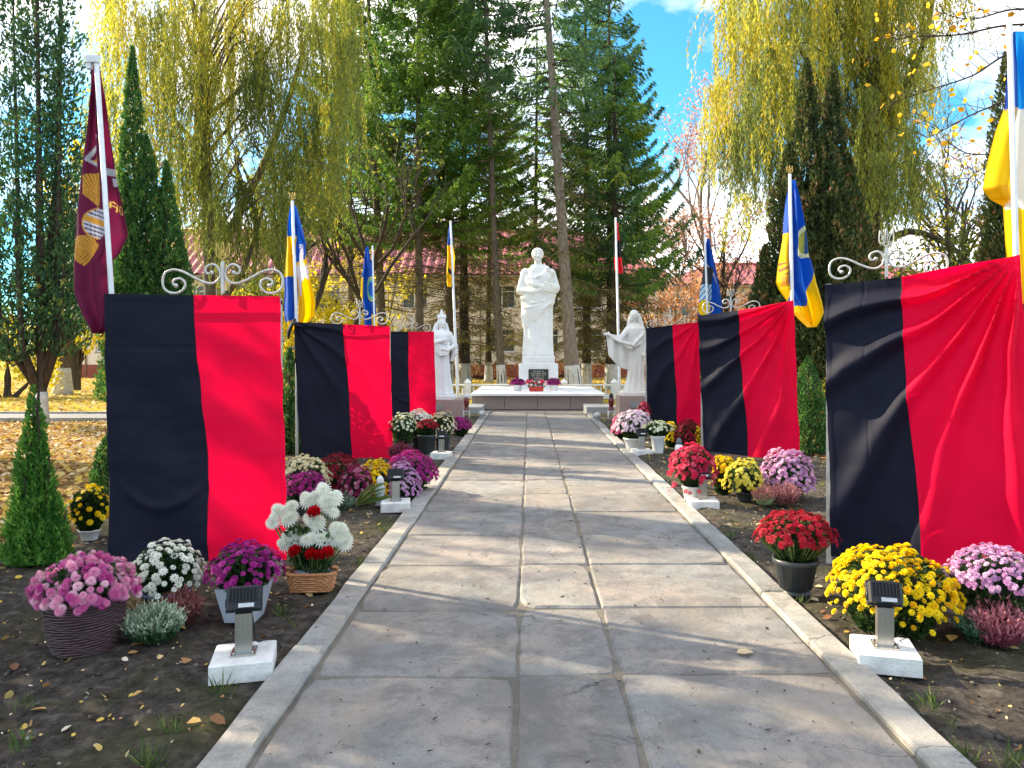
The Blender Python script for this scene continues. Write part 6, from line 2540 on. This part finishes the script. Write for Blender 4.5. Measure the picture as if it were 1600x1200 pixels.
thuja('tall_thuja', 'tall dark many stemmed thuja at the left edge with whitewashed foot', P(66, 0, 18.2).x, 18.2,
      [(-.15, 0, 1.7, 12.5, .50), (-.85, .2, 1.6, 12.0, .55), (.40, .1, 1.9, 9.6, .46), (-.35, -.5, 1.5, 5.5, .6), (-1.5, .1, 1.8, 11.5, .55), (-.5, .6, 5, 13.5, .5), (.25, .4, 5.5, 13.2, .42), (.55, 0, 1.6, 4.6, .42)], 'thuja_dark', 34000, .125, 31, .12, holes=.95, ww=.75, ragged=.85)
thuja('tall_thuja', 'dark ragged thuja trunk behind the left edge trees with whitewashed foot', P(98, 0, 32).x, 32, [(0, 0, 2.4, 8.5, .95), (.4, .2, 3, 7.5, .7), (-.4, 0, 3, 7.8, .6)], 'thuja_dark', 14000, .2, 32, .30, ww=1.1, holes=.5, ragged=.5, bark='bark')
thuja('column_thuja', 'dark green column thuja with stepped tips behind the maroon flag', P(222, 0, 19).x, 19.0,
      [(-.24, 0, .4, 9.35, .46), (.15, -.1, .4, 7.1, .58), (.60, 0, .4, 6.5, .50), (-.45, .1, .4, 6.2, .50), (.85, .2, .3, 4.6, .5), (-.1, -.3, .3, 5.2, .6), (1.05, 0, .3, 3.4, .45)], 'thuja', 85000, .105, 33, .12, ragged=.42, holes=.3)
thuja('column_thuja', 'brown tinged column thuja with twin tips at right', P(1280, 0, 16.2).x, 16.2,
      [(-.25, 0, .5, 7.95, .62), (.30, 0, .5, 7.85, .56), (-.68, -.1, .4, 6.1, .62), (.62, 0, .4, 5.9, .68), (.0, -.3, .4, 6.3, .85), (-1.1, .1, .3, 4.0, .5), (.95, .1, .3, 4.4, .62)], 'thuja_brown', 120000, .095, 34, .14, ragged=.42)
thuja('column_thuja', 'dark column thuja behind the flagpole at the right edge', P(1572, 0, 17).x, 17.0, [(0, 0, .4, 8.4, .62), (.4, .1, .4, 7.2, .6), (-.25, 0, .4, 5.4, .5)], 'thuja_brown', 24000, .11, 35, .12)
thuja('young_thuja', 'bright green young cone thuja at left front', P(58, 0, 5.95).x, 5.95, [(-0.03, 0, -.02, 1.44, .19), (-.03, 0, .0, .95, .20), (.05, .02, 0, .7, .235), (.03, -.02, .2, 1.2, .12), (-.06, 0, 0, .75, .22)], 'thuja_young', 24000, .036, 36, .02, ragged=.5, pw=(1.0, .8), qp=.52)
thuja('young_thuja', 'young thuja between first and second left cloths', P(452, 0, 12.6).x, 12.6, [(0, 0, .0, 1.75, .32), (.05, 0, 0, 1.2, .3)], 'thuja', 5000, .07, 37, .03)
thuja('young_thuja', 'young thuja right of the second right cloth', P(1263, 0, 12.6).x, 12.6, [(0, 0, .0, 1.6, .36), (.05, 0, 0, 1.0, .38)], 'thuja', 5000, .07, 38, .03)
thuja('young_thuja', 'young thuja half hidden behind the left edge of the first cloth', P(172, 0, 8.6).x, 8.6, [(0, 0, .0, .75, .22)], 'thuja', 3000, .05, 39, .02)


# leafy bushes and other trees
def bush(name, label, X, Y, lobes, mat, n, s, seed, cat='bush', group=None, stems=7):
    t = thing(name, label, cat, (X, Y, 0), 0, group)
    r = np.random.RandomState(seed)
    tot = sum(a[3] ** 2 for a in lobes)
    C, T = [], []
    bb = MB()
    for li, (x, y, z, R) in enumerate(lobes):
        k = int(n * R * R / tot)
        d = unit(r.normal(size=(k, 3)))
        lump = np.array([mnoise.noise(Vector(v * 1.9) + Vector((li * 3 + seed, 0, 0))) for v in d])
        rad = R * (0.35 + .65 * r.rand(k) ** .6) * (1 + .55 * lump)
        c = np.array([x, y, z]) + d * rad[:, None] * np.array([1.1, 1, .9])
        gap = np.array([mnoise.noise(Vector(v * 1.1) + Vector((li * 7, seed, 2))) for v in c])
        keep = gap > -.18 + .25 * (r.rand(k) - .5)
        keep &= c[:, 2] > .05
        C.append(c[keep])
        T.append(np.clip(.5 + .6 * gap + r.normal(0, .18, k), 0, 1)[keep])
        for q in range(stems):
            e = np.array([x, y, z]) + r.normal(0, R * .45, 3)
            bb.tube(smooth_path([(x * .25 + r.normal(0, .08), y * .25, 0), (x * .7, y * .7, z * .5), tuple(e)], 3), [.05, .045, .04, .035, .026, .018, .008], 5, caps=False)
    C, T = np.concatenate(C), np.concatenate(T)
    A = r.normal(size=C.shape) + np.array([0, 0, -.5])
    L = s * r.uniform(.6, 1.4, len(C))
    place('foliage', leaf_mesh('foliage', C, A, L, L * .6, M[mat], T), t)
    bb.build('stems', M['bark_dark'], t)
    return t


bush('yellow_shrub', 'bright yellow autumn shrub behind the two flags at left', P(500, 0, 38).x, 38, [(-2, 0, 2.2, 1.9), (0, .5, 3.2, 1.9), (2, 0, 2.6, 1.8), (-3.2, 0, 4, 1.4), (1, 0, 1.4, 1.5), (3.4, 0, 1.8, 1.4), (-1, 0, 5, 1.2)], 'yellow_leaf', 12000, .22, 41)
bush('yellow_shrub', 'tall thin yellow leaved tree before the red roof at left', P(560, 0, 50).x, 50, [(-2.5, 0, 6.5, 1.8), (0, .5, 7.5, 2.0), (2.6, 0, 6.4, 1.8), (-.6, 0, 9.0, 1.2), (1.5, 0, 4.5, 1.7)], 'yellow_leaf', 1800, .24, 42)
bush('yellow_shrub', 'yellow shrub under the left edge thuja', P(12, 0, 30).x, 30, [(-1.5, 0, 2, 1.3), (0, 0, 2.5, 1.2), (1.2, 0, 1.2, .9), (-1.6, 0, 1.0, 1.0)], 'yellow_leaf', 3200, .2, 43)
bush('yellow_shrub', 'yellow tree glowing between the left edge thuja and the maroon flag', P(118, 0, 36).x, 36, [(0, 0, 4.0, 1.1), (.3, 0, 5.6, 1.0), (-.2, 0, 7.6, .9), (.4, 0, 2.6, .9), (-.6, 0, 9.3, .8), (0.1, 0, 11.0, .7)], 'yellow_leaf', 3400, .2, 44)
bush('yellow_shrub', 'green yellow shrub beside the first left cloth and its pole', P(300, 0, 27).x, 27, [(-1, 0, 2.6, 1.3), (.6, 0, 3, 1.4), (1.8, 0, 2.2, 1.2), (.3, 0, 1.2, 1.2), (2.6, 0, 3.6, .9)], 'bush_green', 6000, .17, 45)
bush('rust_bush', 'rusty orange bush in front of the right side of the building', P(1080, 0, 44).x, 44, [(-2.6, 0, 3.8, 1.7), (-.3, 0, 4.4, 1.9), (2.0, 0, 3.6, 1.8), (3.6, 0, 4.2, 1.6), (.5, 0, 1.6, 1.6), (-2.2, 0, 1.5, 1.4), (-3.2, 0, 5.6, 1.1), (3, 0, 1.6, 1.5), (1.2, 0, 6.0, 1.2)], 'rust_leaf', 8000, .2, 46)
bush('rust_bush', 'second rusty bush farther right behind the far cloths', P(1190, 0, 40).x, 40, [(-1, 0, 3.4, 1.6), (1, 0, 4.2, 1.5), (.3, 0, 2, 1.4), (2.4, 0, 3, 1.4)], 'rust_leaf', 4200, .2, 47)
bush('yellow_shrub', 'golden leaved bush above the big right cloth', P(1440, 0, 20.5).x, 20.5, [(-.8, 0, 3.4, .9), (.4, 0, 3.9, 1.1), (1.4, 0, 3.5, 1.0), (.3, 0, 2.4, 1.0), (2.0, 0, 4.6, .8), (-1.6, 0, 2.6, .8), (1.0, 0, 5.0, .6)], 'bush_green', 5200, .13, 48)
bush('low_shrub', 'low orange leaved hedge before the brick red plinth', P(800, 0, 52).x, 52, [(-6, 0, .7, .8), (-4.5, 0, .8, .8), (-3, 0, .6, .8), (-1, 0, .8, .8), (1, 0, .7, .8), (3, 0, .8, .8), (5, 0, .6, .8), (6.5, 0, .8, .8)], 'rust_leaf', 3000, .2, 49, stems=2)
bush('yellow_shrub', 'lime yellow shrub right of the young thuja at right', P(1300, 0, 15).x, 15, [(0, 0, .7, .35), (.1, 0, .35, .3), (-.1, 0, 1.0, .2)], 'yellow_leaf', 1200, .07, 50)
bush('autumn_tree', 'faded apricot maple far behind the left willow', P(190, 0, 44).x, 44, [(-2, 0, 10, 2.2), (.5, 0, 13, 2.4), (2.4, 0, 9.5, 2), (3, 0, 14, 1.8), (-.5, 0, 7, 1.8), (1, 0, 16, 1.6)], 'rust_leaf', 2600, .22, 51, cat='tree')


def branchy(name, label, X, Y, H, mat, bark, nleaf, s, seed, tr=.16, spread=.5, first=.25, cat='tree', lean=0.0, depth=4, ww=0.0):
    t = thing(name, label, cat, (X, Y, 0))
    r = np.random.RandomState(seed)
    bb = MB()
    tips = []

    def grow(p, d, ln, rad, lev):
        n = 4
        pts = [np.array(p)]
        dd = np.array(d)
        for i in range(n):
            dd = dd + r.normal(0, .13, 3) + np.array([0, 0, .06])
            dd /= np.linalg.norm(dd)
            pts.append(pts[-1] + dd * ln / n)
        bb.tube([tuple(q) for q in pts], list(np.linspace(rad, rad * .55, n + 1)), 6 if lev < 2 else 4, caps=False)
        if lev >= depth:
            tips.extend(pts[1:])
            return
        if lev == depth - 1:
            tips.extend(pts[2:])
        for k in range(3 if lev else 7):
            q = pts[r.randint(2, n + 1)] if lev else pts[min(n, 1 + int((first + (1 - first) * k / 7) * n))]
            az = r.rand() * 2 * PI
            nd = dd * .75 + np.array([math.cos(az), math.sin(az), .3]) * spread * 1.3
            grow(q, nd / np.linalg.norm(nd), ln * r.uniform(.5, .72) * (.8 if not lev else 1), rad * .5, lev + 1)
        if lev == 0:
            grow(pts[-1], dd, ln * .45, rad * .55, lev + 1)
    grow((0, 0, -.05), (lean, 0, 1), H * .58, tr, 0)
    bb.build('trunk', M[bark], t)
    tips = np.array(tips)
    c = tips[r.randint(0, len(tips), nleaf)] + r.normal(0, s * 1.5, (nleaf, 3))
    L = s * r.uniform(.6, 1.3, nleaf)
    place('crown', leaf_mesh('crown', c, r.normal(size=(nleaf, 3)), L, L * .62, M[mat], r.rand(nleaf)), t)
    return t


branchy('autumn_tree', 'slender tree with pink salmon leaves right of the blue spruce', P(1108, 0, 46).x, 46, 16.5, 'pink_leaf', 'bark_pale', 3800, .20, 61, tr=.2, spread=.42)
branchy('autumn_tree', 'smaller salmon leaved tree left of the pink one', P(1050, 0, 50).x, 50, 10.5, 'pink_leaf', 'bark_pale', 1800, .2, 62, tr=.15, spread=.5)
branchy('bare_tree', 'nearly bare thin tree leaning right before the rusty bushes', P(1150, 0, 39).x, 39, 9, 'rust_leaf', 'bark_dark', 500, .18, 63, tr=.16, lean=.22)
branchy('bare_tree', 'dark slanting bare tree left of the first spruce trunk', P(522, 0, 33).x, 33, 11, 'bush_green', 'bark_dark', 500, .16, 64, tr=.17, lean=.10, first=.5)
branchy('bare_tree', 'thick dark forked trunk behind the second left flags', P(498, 0, 29).x, 29, 10, 'bush_green', 'bark_dark', 900, .15, 65, tr=.26, lean=-.03, first=.4)
branchy('bare_tree', 'sparse pinkish tree at right between willow and edge thuja', P(1500, 0, 30).x, 30, 11, 'pink_leaf', 'bark_dark', 1500, .13, 66, tr=.15, spread=.6)
branchy('bare_tree', 'thin tree with few yellow leaves behind the golden bush', P(1480, 0, 24).x, 24, 8, 'yellow_leaf', 'bark_dark', 900, .12, 67, tr=.10, lean=-.12, spread=.6)
branchy('bare_tree', 'sparse yellow leaved tree seen past the maroon flag', P(185, 0, 29).x, 29, 11.5, 'yellow_leaf', 'bark_dark', 900, .16, 68, tr=.16, spread=.55)

# maple at right whose branches reach into the picture
mt = thing('maple_tree', 'maple at right edge whose thin branches carry few orange leaves', 'maple', (7.4, 9.0, 0))
at = trunk(mt, 9, .17, .05, (-.2, 0), M['bark'], 0, seed=3)
bb = MB()
LP = []
r = random.Random(8)


def mp_(px, py, Y):
    p = P(px, py, Y)
    return (p.x - 7.4, p.y - 9.0, p.z)


for pts in ([(1760, 60), (1600, 38), (1500, 54), (1430, 57), (1400, 62)], [(1770, 90), (1600, 78), (1520, 118), (1460, 138), (1395, 160)], [(1740, 40), (1600, 14), (1520, 30), (1470, 20)],
            [(1780, 180), (1620, 150), (1540, 170), (1480, 200), (1450, 215)], [(1790, 300), (1650, 230), (1560, 240), (1500, 235), (1440, 180)]):
    Yb = r.uniform(8.2, 9.4)
    pp = smooth_path([(-.05, 0, mp_(*pts[0], Yb)[2] - .5)] + [mp_(x, y, Yb + 0.15 * i) for i, (x, y) in enumerate(pts)], 5)
    bb.tube(pp, list(np.linspace(.020, .003, len(pp))), 6)
    for i in range(6, len(pp), 1):
        q = pp[i]
        for k in range(2):
            e = q + Vector((r.uniform(-.5, .1), r.uniform(-.3, .3), r.uniform(-.35, .3)))
            mid = (q + e) / 2 + Vector((0, 0, .04))
            bb.tube([q, mid, e], [.005, .003, .0015], 4, caps=False)
            if r.random() < .5:
                LP.append(e)
            if r.random() < .3:
                LP.append(mid)
bb.build('branches', M['bark_dark'], mt)
mv = []
for i in range(10):
    a = 2 * PI * i / 10
    q = (.5, .40, .46, .36, .5, .42, .48, .30, .40, .38)[i]
    mv.append((q * math.cos(a), q * math.sin(a), .05 * (i % 3)))
mv.append((0, 0, 0))
mlf = np_mesh('leaf', mv, [(10, i, (i + 1) % 10) for i in range(10)], M['orange_leaf'])
for e in LP:
    s = r.uniform(.05, .095)
    o = bpy.data.objects.new('leaf', mlf)
    o.matrix_basis = Matrix.Translation(e) @ Matrix.Rotation(r.uniform(0, 6), 4, 'Z') @ Matrix.Rotation(r.uniform(.4, 2.2), 4, 'X') @ Matrix.Scale(s, 4)
    link(o, mt)

# unseen trees left of the frame, placed and shaped to shade the path
willow('unseen weeping willow added beyond the left edge of the frame for its shade', -13.6, 13.4, 9, [([(0, 0, 3), (.5, 0, 5), (1, 0, 7)], .14)],
       [(x, y, z, .42, 1.2, 2.6, .45, 12) for x, y, z in [(-1.6, 0, 7.2), (-.6, -1, 6.0), (.5, .6, 7.5), (1.4, -.3, 6.6), (2.1, .5, 5.2), (0, 1.2, 5.0), (1.0, -1.2, 8.2), (-1.2, .8, 8.6), (.2, 0, 9), (-.4, -.4, 4.6)]], 23)
thuja('tall_thuja', 'unseen thuja column added beyond the left edge of the frame for its shade', -9.6, 12.1, [(0, 0, .5, 9.8, .62), (.2, .2, .5, 8.6, .5)], 'thuja_dark', 9000, .2, 71, .12, ragged=.3)
spruce('unseen slim spruce added beyond the left edge of the frame for its shade', 0, 9.8, 9.5, 1.2, 1.5, .12, seed=12, dead=(1, 0), X=-11.6, dense=.7, ww=0, group=None)
thuja('tall_thuja', 'second unseen thuja column added beyond the left edge of the frame for its shade', -7.7, 7.1, [(0, 0, .3, 8.4, .7), (.2, -.8, .3, 8.0, .75), (.3, -1.6, .3, 7.6, .7), (.7, -2.5, .3, 6.6, .6)], 'thuja_dark', 16000, .18, 72, .10)

# far wood closing the horizon
r2 = np.random.RandomState(77)
C, T = [], []
for i in range(150):
    x = r2.uniform(-130, 130)
    y = r2.uniform(88, 120)
    if -40 < x < 40:
        y += 8
    h = r2.uniform(5, 9.5)
    k = 170
    d = unit(r2.normal(size=(k, 3)))
    C.append(np.array([x, y, h * .5]) + d * np.array([3.8, 3, h * .55]) * (r2.rand(k) ** .4)[:, None])
    T.append(np.clip(r2.rand() * .8 + r2.normal(0, .12, k), 0, 1))
C, T = np.concatenate(C), np.concatenate(T)
fw = place('far_wood', leaf_mesh('far_wood', C, r2.normal(size=C.shape), .9, .7, M['far_wood'], T))
tag(fw, 'distant strip of autumn trees beyond the building', kind='stuff')
